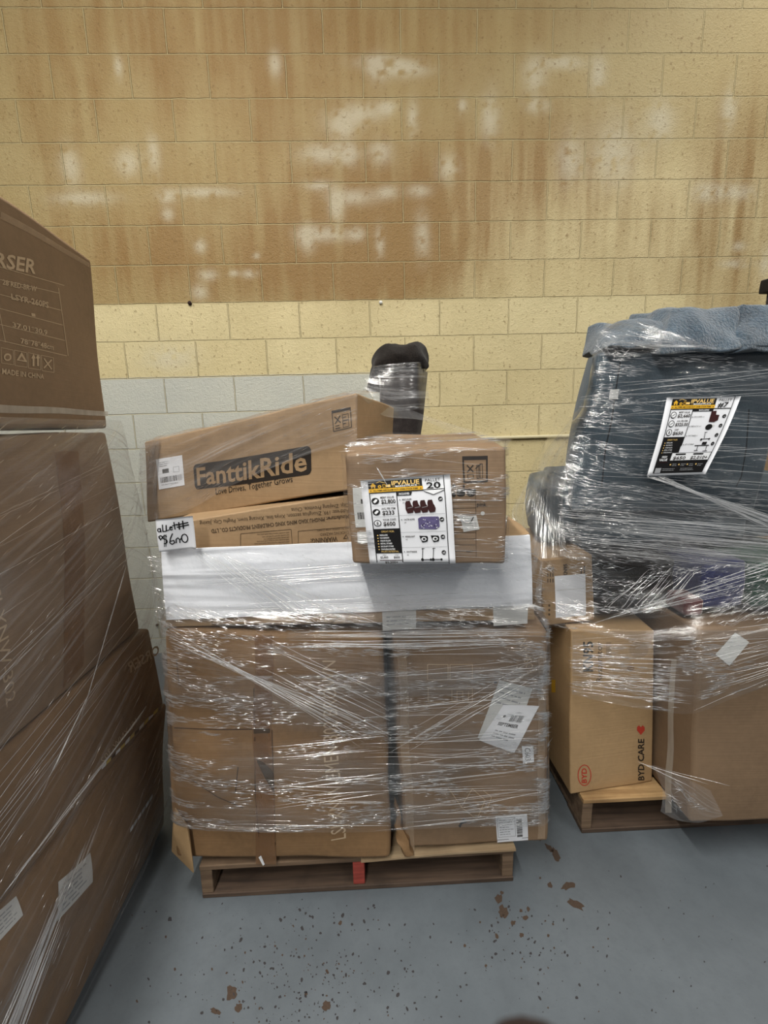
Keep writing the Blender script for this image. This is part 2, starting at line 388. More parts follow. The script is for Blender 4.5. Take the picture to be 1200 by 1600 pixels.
row_cream = np.clip(np.maximum(row_cream, .85*ss(X-edge, -.05, .35)*ss(-(Z-(CZ0-3.2*.2032)), -.15, .25)+.25*ss(X, .7, 1.8)), 0, 1)
for nm, arr in (('stain', st), ('pale', pale), ('whitepaint', whitez), ('lower', row_cream)):
    at = me.attributes.new(nm, 'FLOAT', 'POINT'); at.data.foreach_set('value', arr.reshape(-1).astype(np.float32))
a = N('painted_block_wall'); c = a.co()
br = a.n('ShaderNodeTexBrick', offset=.5, ins={'Vector': a.n('ShaderNodeCombineXYZ').outputs[0], 'Scale': 1., 'Mortar Size': .0042, 'Mortar Smooth': .6, 'Brick Width': .4064, 'Row Height': .2032, 'Color1': (.35, .35, .35, 1), 'Color2': (.75, .75, .75, 1), 'Mortar': (.5, .5, .5, 1)})
sx = a.n('ShaderNodeSeparateXYZ', ins={0: c})
cb = br.inputs['Vector'].links[0].from_node
wob = a.math('MULTIPLY', a.math('SUBTRACT', a.noise(c, 14, 2), .5), .007)
a.t.links.new(a.math('ADD', a.math('ADD', sx.outputs[0], .1683+.4064*20), wob), cb.inputs[0])
a.t.links.new(a.math('ADD', a.math('ADD', sx.outputs[2], 18*.2032-CZ0+.2032*20), wob), cb.inputs[1])
at = lambda n_: a.n('ShaderNodeAttribute', attribute_name=n_).outputs['Fac']
gr = a.noise(c, 130, 4, .65); pit = a.noise(c, 55, 3, .6); md = a.noise(c, 3, 4, .6)
base = a.mix(at('lower'), S(160, 139, 93), S(222, 208, 163))
base = a.mix(a.ramp(md, .3, .7), base, a.mix(.5, base, S(186, 172, 128)))
base = a.mix(a.math('MULTIPLY', a.math('SUBTRACT', br.outputs[0], .35), .5, clamp=True), base, S(190, 168, 112))
stn = a.math('MULTIPLY', at('stain'), a.math('ADD', a.math('MULTIPLY', gr, .9), .55), clamp=True)
base = a.mix(a.math('MULTIPLY', stn, .85), base, S(138, 104, 56))
base = a.mix(a.math('MULTIPLY', at('pale'), .55), base, S(206, 200, 178))
base = a.mix(at('whitepaint'), base, a.mix(a.ramp(md, .3, .8), S(196, 196, 184), S(184, 186, 178)))
spk = a.math('MULTIPLY', a.ramp(pit, .60, .70), .55)
base = a.mix(a.math('MULTIPLY', spk, a.math('SUBTRACT', 1., a.math('MULTIPLY', at('whitepaint'), .9))), base, S(120, 92, 50))
base = a.mix(a.math('MULTIPLY', br.outputs[1], .45), base, S(222, 206, 156))
a.set(Base_Color=base, Roughness=.5); a.p.inputs['Specular IOR Level'].default_value = .35
h = a.math('ADD', a.math('MULTIPLY', br.outputs[1], -1.6), a.math('MULTIPLY', gr, .45)); h = a.math('ADD', h, a.math('MULTIPLY', pit, .35))
a.bump(h, 1, .009)
me.materials.append(a.m); me.polygons.foreach_set('use_smooth', [True]*len(me.polygons))
wall = link(bpy.data.objects.new('wall_back', me)); wall['kind'] = 'structure'
# floor
a = N('painted_concrete'); c = a.co()
f1 = a.noise(c, 2.2, 4, .6); f2 = a.noise(c, 34, 4, .7); f3 = a.noise(a.map(c, (1, 1, 1), (4, 2, 0)), 90, 3, .6)
base = a.mix(a.ramp(f1, .3, .7), S(80, 87, 93), S(99, 106, 112))
base = a.mix(a.math('MULTIPLY', a.ramp(f2, .45, .75), .3), base, S(72, 78, 84))
base = a.mix(a.math('MULTIPLY', a.ramp(f3, .70, .74), .7), base, S(58, 56, 56))
a.set(Base_Color=base, Roughness=a.math('ADD', a.math('MULTIPLY', f2, .2), .35)); a.bump(f2, .25, .002)
floor = mesh('floor', [(-3.9, -4, 0), (4.1, -4, 0), (4.1, WALLY, 0), (-3.9, WALLY, 0)], [(0, 1, 2, 3)], a.m); floor['kind'] = 'structure'
M['chip'] = flat('bare_concrete_chip', S(78, 64, 54), .9, .2); M['speck'] = flat('dark_floor_speck', S(56, 54, 56), .9)
d = Deck(lambda x, y, o: PZ(x, y, 0)+Vector((0, 0, o*.6)))
def chip(u, v, ru, rv, ang=0, mat='chip', seed=0, n=15):
    r = random.Random(seed+int(u)*3+int(v)); pts = []
    for i in range(n):
        t = 2*math.pi*i/n; k = r.uniform(.62, 1.15); x, y = ru*k*math.cos(t), rv*k*math.sin(t)
        pts.append((u+x*math.cos(ang)-y*math.sin(ang), v+x*math.sin(ang)+y*math.cos(ang)))
    d.poly(pts, mat, 0)
for q in ((888, 1384, 12, 7, -.3), (900, 1414, 17, 6, .55), (779, 1405, 6, 9, 0), (786, 1425, 8, 11, -.3), (784, 1395, 3, 3, 0), (858, 1325, 9, 4, .8), (868, 1335, 6, 12, -.5), (845, 1310, 5, 4, 0),
          (859, 1383, 4, 6, -.3), (802, 1442, 4, 4, 0), (821, 1434, 5, 4, 0), (814, 1423, 3, 3, 0), (815, 1461, 4, 4, 0), (864, 1444, 2, 2, 0), (750, 1441, 2, 2, 0), (844, 1372, 2, 2, 0), (362, 1552, 10, 13, .2), (373, 1575, 7, 7, 0), (510, 1572, 8, 8, .4), (336, 1580, 10, 5, .5)):
    chip(*q)
R_ = random.Random(4)
for i in range(620):
    z_ = R_.random()
    if z_ < .62: u, v = R_.gauss(480, 95), R_.gauss(1530, 60)
    elif z_ < .8: u, v = R_.gauss(830, 60), R_.gauss(1470, 55)
    else: u, v = R_.uniform(170, 1200), R_.uniform(1350, 1640)
    if v < 1405 and u < 910: continue
    if u < 150: continue
    s_ = abs(R_.gauss(0, 1.0))+.5
    chip(u, v, s_, s_*R_.uniform(.8, 1.8), R_.uniform(-.6, .6), 'speck' if R_.random() < .8 else 'chip', i, 7)
ch = d.build('chipped_paint', None); ch.name = 'trim_1'; ch['kind'] = 'structure'
ch.parent = floor; ch.name = 'chipped_paint'; del ch['kind']
# conduit
def tube(pts, r, n=8, closed_ends=True, rad=None):
    V, F = [], []; pts = [Vector(p) for p in pts]
    for i, p in enumerate(pts):
        t = (pts[min(i+1, len(pts)-1)]-pts[max(i-1, 0)]).normalized()
        a_ = t.orthogonal().normalized() if abs(t.z) > .95 else t.cross(Vector((0, 0, 1))).normalized(); b_ = t.cross(a_)
        rr = rad[i] if rad else r
        for k in range(n):
            q = 2*math.pi*k/n; V.append(p+a_*math.cos(q)*rr+b_*math.sin(q)*rr)
    for i in range(len(pts)-1):
        for k in range(n): F.append((i*n+k, i*n+(k+1) % n, (i+1)*n+(k+1) % n, (i+1)*n+k))
    F.append(tuple(range(n))[::-1]); F.append(tuple((len(pts)-1)*n+k for k in range(n)))
    return V, F
M['pipe'] = flat('cream_painted_pipe', S(214, 204, 168), .4)
zc = PY(850, 682, WALLY).z
V, F = tube([(.18+i*.3, WALLY-.012, zc) for i in range(10)], .011, 10)
cd = mesh('electrical_conduit', V, F, M['pipe'], smooth=True); tag(cd, 'thin cream pipe running level along the block wall', 'pipe')
# wall anchors
M['rust'] = flat('rusty_dark_metal', S(44, 24, 22), .6); M['plug'] = flat('white_plastic', S(230, 230, 225), .4)
for (u, v, r_, m_, lb) in ((297, 474, .012, 'rust', 'dark rusty stub in the wall, upper left'), (595, 473, .011, 'plug', 'small white plug in the wall above the black backrest'),
                           (246, 976, .009, 'rust', 'small dark stub low on the white wall beside the paper-wrapped carton')):
    p = PY(u, v, WALLY); V, F = tube([p+Vector((0, -.014, -.004)), p+Vector((0, -.006, 0)), p+Vector((0, .004, 0))], r_, 9, rad=[r_*.55, r_, r_*.8])
    tag(mesh('wall_anchor', V, F, M[m_], smooth=True), lb, 'wall anchor')

# ------------------------------------------------------------------ pallets
def board(x0, x1, y0, y1, z0, z1, seed=0, j=.002):
    return box_hex(x0, x1, y0, y1, z0, z1, bulge=0, dent=j, nsc=9, seed=seed)
def pallet(x0, x1, y0, y1, h, lab, yaw=0, mid='wood_red', deckmat='wood', frontmat='wood'):
    t = thing('wooden_pallet', lab, 'pallet', loc=((x0+x1)/2, (y0+y1)/2, 0))
    L = t.location
    k = 0
    for i, x in enumerate((x0, (x0+x1)/2-.018, x1-.036)):
        board(x, x+.036, y0+.004, y1, .016, h-.016, i).build('stringer', M[mid if i == 1 else frontmat], t, 6, bevel=.003)
    n = 7; wb = .09; gap = (y1-y0-n*wb)/(n-1)
    for i in range(n):
        y = y0+i*(wb+gap); board(x0, x1, y, y+wb, h-.016, h, 10+i).build('deck_board', M[deckmat], t, 6, bevel=.003)
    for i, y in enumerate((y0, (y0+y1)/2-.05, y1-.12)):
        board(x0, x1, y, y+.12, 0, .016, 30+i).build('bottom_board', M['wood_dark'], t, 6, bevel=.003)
    for o in t.children: pass
    return t
pal_m = pallet(-.555, .415, 1.19, 2.25, .118, 'worn wooden pallet with red middle block under the middle carton stack')
ply = Hex((-.06, 1.175, .119), (.415, 1.175, .130), (.415, 1.175, .137), (-.06, 1.175, .126), (-.06, 2.0, .119), (.40, 2.0, .119), (.40, 2.0, .131), (-.06, 2.0, .126), bulge=0, dent=.003, nsc=4)
tag(ply.build('plywood_sheet', M['ply'], None, 14, bevel=.001), 'thin warped plywood sheet lying on the middle pallet', 'plywood sheet')
pal_r = pallet(.705, 1.76, 1.345, 2.45, .135, 'wooden pallet with pale front board under the right stack', deckmat='wood_new')

# ------------------------------------------------------------------ middle stack
# left tall carton
t = thing('cardboard_carton', 'tall bulging brown carton on the left half of the middle pallet', 'carton', loc=(-.29, 1.5, .137))
B = Hex(PY(274, 1343, 1.20), PY(611, 1345, 1.165), PY(600, 990, 1.20), PY(257, 985, 1.20), (-.60, 1.9, .137), (.005, 1.9, .137), (.01, 1.9, .86), (-.585, 1.9, .90), bulge=.016, dent=.012, nsc=5, seed=2)
B.c[0].z = B.c[1].z = .139
B.build('carton_body', M['kraft_dark'], t, 22, bevel=.014)
strip_tape(B, 'F', ((397, 992), (425, 992), (432, 1350), (400, 1350)), 'tape_brown', t)
dk = face_deck(B, 'F', ((0, 0), (1200, 0), (1200, 1600), (0, 1600)), 1200, 1600) if False else None
def pix_deck(hx, face):
    def fn(x, y, o):
        a_, b_ = hx.inv(face, x, y); return hx.surf(face, a_, b_, o)
    return Deck(fn)
def pline(d, pts, w, mat, lay=0):
    for p, q in zip(pts, pts[1:]): 
        n = max(1, int(math.hypot(q[0]-p[0], q[1]-p[1])/25))
        for i in range(n): d.line(p[0]+(q[0]-p[0])*i/n, p[1]+(q[1]-p[1])*i/n, p[0]+(q[0]-p[0])*(i+1)/n, p[1]+(q[1]-p[1])*(i+1)/n, w, mat, lay)
d = pix_deck(B, 'F')
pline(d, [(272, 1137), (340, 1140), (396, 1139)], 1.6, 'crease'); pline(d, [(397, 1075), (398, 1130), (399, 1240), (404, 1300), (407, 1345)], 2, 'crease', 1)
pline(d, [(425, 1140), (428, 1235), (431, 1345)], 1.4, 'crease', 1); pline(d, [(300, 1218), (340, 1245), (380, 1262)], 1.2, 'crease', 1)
d.poly([(396, 1138), (422, 1138), (426, 1190), (428, 1238), (414, 1215), (402, 1190)], 'ink_and_gap', 2); pline(d, [(276, 1030), (280, 1070), (284, 1072)], 1.2, 'crease', 1)  # dark polygon painted in for the shade inside the torn gap
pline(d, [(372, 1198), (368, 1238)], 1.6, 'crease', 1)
d.build('crease_and_gap_shade', t)
q = face_deck(B, 'F', ((511, 1316), (498, 1030), (528, 1030), (545, 1310)), 300, 30); q.text('LSJ-XNW-EMEN-302 BROWN', 2, 26, 21, 'faded', 1, width=296); q.build('printed_text', t)
d = pix_deck(B, 'F'); d.poly([(404, 1339), (408, 1336), (414, 1350), (411, 1352)], 'white', 2); d.build('torn_label', t)
# open bottom flap at the left
fl = Hex(PY(271, 1300, 1.195), PY(303, 1361, 1.175), PY(292, 1290, 1.17), PY(275, 1262, 1.19), PY(268, 1330, 1.24), PY(302, 1364, 1.182), PY(296, 1290, 1.18), PY(272, 1262, 1.21), bulge=.002, dent=.002)
fl.build('carton_flap', M['kraft_pale'], t, 4, bevel=.001)
# right tall carton
t = thing('cardboard_carton', 'tall brown carton with clear edge tape on the right half of the middle pallet', 'carton', loc=(.28, 1.5, .138))
C = Hex(PY(632, 1334, 1.19), PY(857, 1314, 1.19), PY(857, 988, 1.19), PY(612, 990, 1.19), (.055, 1.9, .139), (.53, 1.9, .139), (.53, 1.9, .86), (.04, 1.9, .86), bulge=.01, dent=.006, nsc=6, seed=5)
C.c[0].z = C.c[1].z = .141
C.build('carton_body', M['kraft_grey'], t, 20, bevel=.010)
strip_tape(C, 'F', ((620, 1000), (634, 1000), (648, 1330), (635, 1330)), 'tape', t); strip_tape(C, 'F', ((841, 1020), (853, 1020), (851, 1310), (840, 1310)), 'tape', t)
d = pix_deck(C, 'F')
for (x0, y0, x1, y1) in ((668, 1038, 700, 1062), (703, 1038, 738, 1062), (669, 1075, 738, 1097)): pline(d, [(x0, y0), (x1, y0), (x1, y1), (x0, y1), (x0, y0)], 1, 'faded')
pline(d, [(706, 1078), (706, 1095), (714, 1095), (714, 1080), (723, 1080), (723, 1095), (732, 1095), (732, 1080)], 1, 'faded')
d.build('printed_table', t); d = pix_deck(C, 'F'); pline(d, [(700, 1230), (722, 1262), (745, 1280), (758, 1250), (738, 1232), (720, 1262)], 1, 'faded'); pline(d, [(755, 1235), (768, 1245), (762, 1262), (748, 1265)], 1, 'faded')
d.build('printed_symbol', t); d = pix_deck(C, 'F'); chipd = [(716, 1290), (724, 1278), (730, 1284), (722, 1287), (719, 1293)]; d.poly(chipd, 'ink', 1); d.disc(843, 1078, 3, 4, 'ink', 1); d.disc(774, 1066, 3, 2, 'ink', 1)
d.build('scuff_marks', t)
q = face_deck(C, 'F', ((822, 1055), (806, 1000), (824, 996), (838, 1050)), 60, 20); q.text('FOSHAN', 2, 17, 14, 'faded', 1, width=56); q.build('printed_text', t)
q = face_deck(C, 'F', ((780, 1062), (832, 1075), (800, 1176), (746, 1152)), 50, 90, .001); q.rect(0, 0, 50, 90, 'labelgrey', 0, 5); rows(q, 5, 8, 45, 4, 7, 3, 'greyp', 1, 8); q.build('shipping_label', t)
q = face_deck(C, 'F', ((786, 1100), (842, 1102), (803, 1175), (748, 1155)), 60, 80, .003); q.rect(0, 0, 60, 80, 'paper', 0, 5)
barcode(q, 24, 18, 46, 30, 'ink', 1, 20); q.text('SEPTEMBER', 10, 40, 6, 'ink', 1, width=34, bold=True); rows(q, 12, 50, 50, 3, 6, 3, 'greyp', 1, 4); q.disc(13, 22, 2.4, 2.4, 'ink', 1); q.build('shipping_label', t)
q = face_deck(C, 'F', ((833, 1166), (834, 1190), (817, 1192), (815, 1165)), 30, 18, .001); q.rect(0, 0, 30, 18, 'paper', 0, 3); q.text('C603', 3, 14, 9, 'ink', 1, width=23); q.build('printed_label', t)
label(C, 'F', ((774, 1275), (823, 1271), (825, 1312), (777, 1316)), t, 50, 42, 'side')
# crumpled bottom corner
V = []; F = []
cp = [PY(613, 1285, 1.19), PY(622, 1318, 1.17), PY(632, 1340, 1.165), PY(645, 1338, 1.165), PY(634, 1310, 1.175), PY(628, 1285, 1.185), PY(618, 1255, 1.2)]
cr = Hex(cp[1], cp[2], cp[3], cp[6], cp[1]+Vector((0, .03, 0)), cp[2]+Vector((0, .03, 0)), cp[3]+Vector((0, .03, 0)), cp[6]+Vector((0, .03, 0)), bulge=.004, dent=.01, nsc=40)
cr.build('crumpled_corner', M['kraft_dark'], t, 7, bevel=.002)
# shallow tray
t = thing('cardboard_carton', 'shallow brown carton lying just under the white-wrapped carton', 'carton', loc=(-.06, 1.5, .87))
Dh = Hex(PY(257, 990, 1.20), PY(836, 985, 1.20), PY(834, 948, 1.20), PY(261, 966, 1.20), (-.57, 1.95, .88), (.45, 1.95, .87), (.45, 1.95, .91), (-.57, 1.95, .92), bulge=.002, dent=.003, seed=9)
Dh.c[0].z = .893; Dh.c[1].z = .872
Dh.build('carton_body', M['kraft'], t, 16, bevel=.004)
d = pix_deck(Dh, 'F'); pline(d, [(332, 966), (332, 976), (520, 972), (530, 962)], 1, 'ink_and_gap'); pline(d, [(345, 978), (520, 974)], 1, 'ink_and_gap'); d.build('printed_marks', t)
q = face_deck(Dh, 'F', ((597, 956), (650, 953), (650, 982), (598, 985)), 50, 30); q.rect(0, 0, 50, 30, 'labelgrey', 0, 5); rows(q, 6, 8, 46, 3, 6, 3, 'greyp', 1, 9); q.build('printed_label', t)
q = face_deck(Dh, 'F', ((770, 946), (825, 944), (824, 974), (771, 978)), 50, 30); q.rect(0, 0, 50, 30, 'labelgrey', 0, 5); q.build('printed_label', t)
# white carton
M['whitepaper'] = None
a = N('creased_white_wrapping_paper'); c = a.co(); f = a.noise(a.map(c, (1.6, 1.6, 15)), 1, 2, .5, .5); g = a.noise(c, 25, 3)
a.set(Base_Color=a.mix(g, S(232, 234, 240), S(222, 226, 234)), Roughness=.38); a.bump(a.math('ADD', f, a.math('MULTIPLY', g, .12)), 1, .016); M['whitepaper'] = a.m
t = thing('paper_wrapped_carton', 'open-topped carton wrapped in creased white paper', 'carton', loc=(-.06, 1.5, .92))
E0, E1, E2, E3 = PY(260, 969, 1.19), PY(832, 946, 1.19), PY(828, 836, 1.19), PY(252, 860, 1.19)
def wallp(name, p, q, r, s_, th, mat, n=20, b=.003, de=.003, ns=6):
    nn = (q-p).cross(s_-p).normalized()*-th
    return Hex(p, q, r, s_, p+nn, q+nn, r+nn, s_+nn, bulge=b, dent=de, nsc=ns).build(name, mat, t, n, bevel=.002)
BK = Vector((0, .62, 0))
wallp('front_panel', E0, E1, E2, E3, .006, M['whitepaper'], 30)
wallp('side_panel', E0+BK, E0+Vector((0, .007, 0)), E3+Vector((0, .007, 0)), E3+BK, .006, M['whitepaper'], 10)
wallp('side_panel', E1+Vector((0, .007, 0)), E1+BK, E2+BK, E2+Vector((0, .007, 0)), .006, M['whitepaper'], 10)
wallp('back_panel', E1+BK+Vector((-.007, 0, 0)), E0+BK+Vector((.007, 0, 0)), E3+BK+Vector((.007, 0, 0)), E2+BK+Vector((-.007, 0, 0)), .006, M['kraft'], 8)
Hex(E0+Vector((.008, .01, 0)), E1+Vector((-.008, .01, 0)), E1+Vector((-.008, .01, .02)), E0+Vector((.008, .01, .02)), E0+BK+Vector((.008, -.01, 0)), E1+BK+Vector((-.008, -.01, 0)), E1+BK+Vector((-.008, -.01, .02)), E0+BK+Vector((.008, -.01, .02)), bulge=0, dent=0).build('bottom_panel', M['kraft'], t, 4, bevel=0)
f1_, f2_, f3_ = PY(828, 834, 1.20), PY(790, 838, 1.20), PY(793, 806, 1.33)
f4_ = PY(800, 806, 1.42)
flp = Hex(f2_, f1_, PY(815, 820, 1.34), f3_, f2_+Vector((0, .003, -.005)), f1_+Vector((0, .003, -.005)), PY(815, 820, 1.34)+Vector((0, .003, -.005)), f3_+Vector((0, .003, -.005)), bulge=.001, dent=.001)
flp.build('carton_flap', M['kraft'], t, 5, bevel=.001)
# lower ride-on carton
t = thing('cardboard_carton', 'brown carton with upside-down text standing in the white-wrapped carton', 'carton', loc=(-.22, 1.4, .95))
Fh = Hex(PY(262, 905, 1.24), PY(565, 905, 1.235), PY(565, 770, 1.235), PY(256, 819, 1.24), PY(262, 905, 1.24)+Vector((0, .3, 0)), PY(565, 905, 1.235)+Vector((0, .3, 0)), PY(565, 770, 1.235)+Vector((0, .3, -.008)), PY(256, 819, 1.24)+Vector((0, .3, -.008)), bulge=.003, dent=.002, seed=12)
Fh.build('carton_body', M['kraft'], t, 14, bevel=.004)
q = face_deck(Fh, 'F', ((546, 846), (306, 862), (306, 800), (546, 782)), 240, 66)
q = pix_deck(Fh, 'F')
def upside(hx, x0, y0, x1, y1, h, s_, mat='ink_and_gap', bold=False):   # reading baseline runs right to left; (x0,y0) is where the line starts at the right
    dx, dy = x1-x0, y1-y0; l = math.hypot(dx, dy); ux, uy = dx/l, dy/l
    V_, F_, a_, b_ = glyphs(s_, bold); sx_ = l/(b_-a_); sc = h/.7
    q.add([(x0+ux*(vx-a_)*sx_-uy*(-vy)*sc*-1*-1, y0+uy*(vx-a_)*sx_+vy*sc) for vx, vy in V_], F_, mat, 1)
upside(Fh, 546, 824, 330, 841, 7, 'x') if False else None
upside(Fh, 545, 786, 455, 794, 6, 'City, Zhejiang Province, China')
upside(Fh, 545, 795, 312, 815, 6, 'Address: 199, Zhonghua section, Xinya line, Xincang town, Pinghu City, Jiaxing')
upside(Fh, 545, 804, 330, 827, 6, 'Manufacturer: PINGHU XIAO MING XING CHILDREN\'S PRODUCTS CO., LTD', bold=True)
upside(Fh, 527, 838, 485, 842, 7.5, 'WARNING:', bold=True); upside(Fh, 545, 829, 500, 833, 4.5, 'CHOKING HAZARD'); upside(Fh, 545, 824, 495, 828, 3, 'Not for children under 3 years.')
upside(Fh, 437, 853, 405, 856, 7, 'WARNING:', bold=True)
for k in range(6): upside(Fh, 452, 831+k*3.6, 400+R_.uniform(-4, 12), 834.5+k*3.6, 2.2, 'adult assembly required keep small parts away')
pline(q, [(376, 858), (376, 834), (455, 827), (457, 856)], .8, 'ink_and_gap'); pline(q, [(466, 853), (466, 830), (547, 823)], .8, 'ink_and_gap'); pline(q, [(466, 853), (547, 847)], .8, 'ink_and_gap')
q.poly([(536, 842), (545, 841.5), (541, 834)][::-1], 'ink_and_gap', 1); q.poly([(538.5, 840.5), (543, 840.3), (541, 836.8)][::-1], 'kraft', 2)
q.build('printed_text', t)
# upper ride-on carton
t = thing('cardboard_carton', 'long tilted carton with dark logo band, above the upside-down one', 'carton', loc=(-.35, 1.4, 1.15))
g0, g1, g2, g3 = PY(230, 816, 1.49), PY(553, 765, 1.215), PY(557, 613, 1.215), PY(225, 690, 1.49)
dv = Vector((.115, .30, 0))
Gh = Hex(g0, g1, g2, g3, g0+dv, g1+dv, g2+dv+Vector((0, 0, -.03)), g3+dv, bulge=.004, dent=.004, nsc=5, seed=15)
Gh.build('carton_body', M['kraft'], t, 18, bevel=.005)
q = face_deck(Gh, 'F', ((302, 726), (486, 696), (487, 741), (305, 765)), 184, 36)
rr = 5
cs = []
for (cx, cy, a0) in ((184-rr, 36-rr, 0), (rr, 36-rr, 90), (rr, rr, 180), (184-rr, rr, 270)):
    for k in range(5): an = math.radians(a0+k*22.5); cs.append((cx+rr*math.cos(an), cy+rr*math.sin(an)))
for k in range(12): # band in vertical slices so that it follows the bulging board
    xa, xb = 184*k/12, 184*(k+1)/12; q.rect(max(xa, rr if k == 0 else 0), 0, min(xb, 184-rr if k == 11 else 184), 36, 'ink', 0)
q.poly([(rr, 0), (rr, 36), (2, 34.5), (0, 31), (0, 5), (2, 1.5)], 'ink', 0); q.poly([(184-rr, 0), (182, 1.5), (184, 5), (184, 31), (182, 34.5), (184-rr, 36)], 'ink', 0)
q.text('FanttikRide', 5, 30, 24.5, 'kraft', 1, width=173, bold=True); q.build('logo_band', t)
q = face_deck(Gh, 'F', ((336, 762), (458, 742), (459, 757), (337, 777)), 124, 14); q.text('Love Drives, Together Grows', 1, 10, 9, 'ink', 1, width=122); q.build('printed_text', t)
q = face_deck(Gh, 'F', ((518, 642), (548, 636), (550, 668), (521, 675)), 30, 33)
q.frame(0, 0, 30, 33, 1.2, 'ink'); q.rect(0, 0, 30, 4, 'ink'); q.line(4, 10, 13, 21, 1.6, 'ink'); q.line(13, 10, 4, 21, 1.6, 'ink'); q.frame(16, 9, 26, 30, .8, 'ink'); rows(q, 4, 24, 14, 2, 4, 2, 'ink', 1, 2); rows(q, 17, 13, 25, 3, 5, 2, 'ink', 1, 2); q.build('handling_symbol', t)
label(Gh, 'F', ((244, 718), (285, 711), (289, 758), (249, 765)), t, 40, 48)
q = pix_deck(Gh, 'R'); pline(q, [(575, 684), (585, 690)], 2, 'ink'); q.build('ink_marks', t) if q.F else None
# front small carton
t = thing('cardboard_carton', 'brown carton with the pallet 20 sign, jutting over the white-wrapped carton', 'carton', loc=(.13, 1.2, 1.1))
h0, h1, h2, h3 = PY(550, 881, 1.03), PY(790, 881, 1.03), PY(792, 698, 1.05), PY(540, 708, 1.05)
Hh = Hex(h0, h1, h2, h3, h0+Vector((.0, .33, .03)), h1+Vector((.0, .33, .03)), h2+Vector((0, .33, .025)), h3+Vector((0, .33, .035)), bulge=.003, dent=.005, nsc=7, seed=18)
Hh.c[4].z = Hh.c[5].z = 1.135
Hh.build('carton_body', M['kraft_grey'], t, 18, bevel=.007)
q = face_deck(Hh, 'F', ((722, 713), (762, 712), (762, 753), (724, 755)), 40, 42)
q.frame(0, 0, 40, 42, 2.6, 'ink', 0); q.rect(2, 2, 38, 6, 'ink'); q.line(7, 14, 17, 25, 2, 'ink'); q.line(17, 14, 7, 25, 2, 'ink'); q.frame(7, 28, 17, 35, 1, 'ink'); q.frame(22, 14, 26, 36, 1, 'ink'); q.frame(27, 12, 32, 36, 1, 'ink'); q.line(20, 20, 30, 12, 1.2, 'ink'); q.build('handling_symbol', t)
q = pix_deck(Hh, 'F')
for (x, y, rx, ry) in ((709, 759, 3, 2.5), (720, 771, 7, 5), (736, 771, 7, 5), (709, 773, 3, 4)): q.disc(x, y, rx, ry, 'ink')
q.rect(723, 757, 726, 763, 'ink', 1); q.rect(714, 764, 743, 768, 'ink', 1); q.build('printed_symbol', t); q = pix_deck(Hh, 'F')
for k in range(9): pline(q, [(706, 785+k*9.5), (743, 784+k*9.6)], .9, 'ink_and_gap')
pline(q, [(743, 766), (744, 870)], .9, 'ink_and_gap'); rows(q, 728, 861, 744, 1, 3, 2.2, 'ink_and_gap', 1, 6)
q.build('printed_table', t); q = pix_deck(Hh, 'F'); q.text('pink', 745, 791, 6, 'ink', 1, width=15, bold=True); q.build('printed_text', t); q = pix_deck(Hh, 'F'); q.disc(754, 802, 3.2, 3.2, 'labelgrey', 1); q.build('round_sticker', t)
q = face_deck(Hh, 'F', ((551, 762), (600, 760), (602, 822), (556, 824)), 48, 60, .0006); q.rect(0, 0, 48, 60, 'labelgrey', 0, 4); q.rect(12, 18, 30, 25, 'ink', 1); barcode(q, 5, 38, 44, 48); q.build('shipping_label', t)
q = face_deck(Hh, 'F', ((558, 831), (590, 830), (592, 848), (559, 848)), 30, 18, .0006); q.rect(0, 0, 30, 18, 'labelgrey', 0, 3); q.build('printed_label', t)
q = face_deck(Hh, 'F', ((719, 808), (744, 805), (749, 827), (724, 831)), 26, 24, .001); q.rect(0, 0, 26, 24, 'labelgrey', 0, 4); q.frame(16, 10, 22, 20, .7, 'greyp', 1); q.line(14, 11, 21, 2, 1.8, 'ink', 2); q.line(7, 9, 14, 11, 1, 'ink', 2)
q.poly([(-6, -3), (20, 0), (12, 9), (6, 10)], 'labelgrey', 3); q.build('peeling_label', t)
# ------------------------------------------------------------------ paper signs
def sheet_map(c, W, H, curl=lambda a, b: 0, nrm=Vector((0, -1, 0))):
    def fn(x, y, o):
        a_, b_ = x/W, y/H
        p = (c[0]*(1-a_)+c[1]*a_)*(1-b_)+(c[3]*(1-a_)+c[2]*a_)*b_
        return p+nrm*(o+curl(a_, b_))
    return fn
def sign(name, corners, lab, W, H, curl, draw):
    fn = sheet_map(corners, W, H, curl)
    n = 16; V = []; F = []
    for k_, o in ((0, 0), (1, -.0004)):
        for j in range(n+1):
            for i in range(n+1): V.append(fn(W*i/n, H*j/n, o))
    m_ = (n+1)**2
    for j in range(n):
        for i in range(n):
            q_ = j*(n+1)+i; F.append((q_, q_+1, q_+n+2, q_+n+1)); F.append((m_+q_, m_+q_+n+1, m_+q_+n+2, m_+q_+1))
    for i in range(n):
        for (p_, q_) in ((i, i+1), (n*(n+1)+i, n*(n+1)+i+1), (i*(n+1), (i+1)*(n+1)), (i*(n+1)+n, (i+1)*(n+1)+n)): F.append((p_, q_, m_+q_, m_+p_))
    o = mesh(name, V, F, M['paper'], smooth=True); tag(o, lab, 'sign')
    dd = Deck(fn); draw(dd)
    dd.build('printed_text', o)
    return o
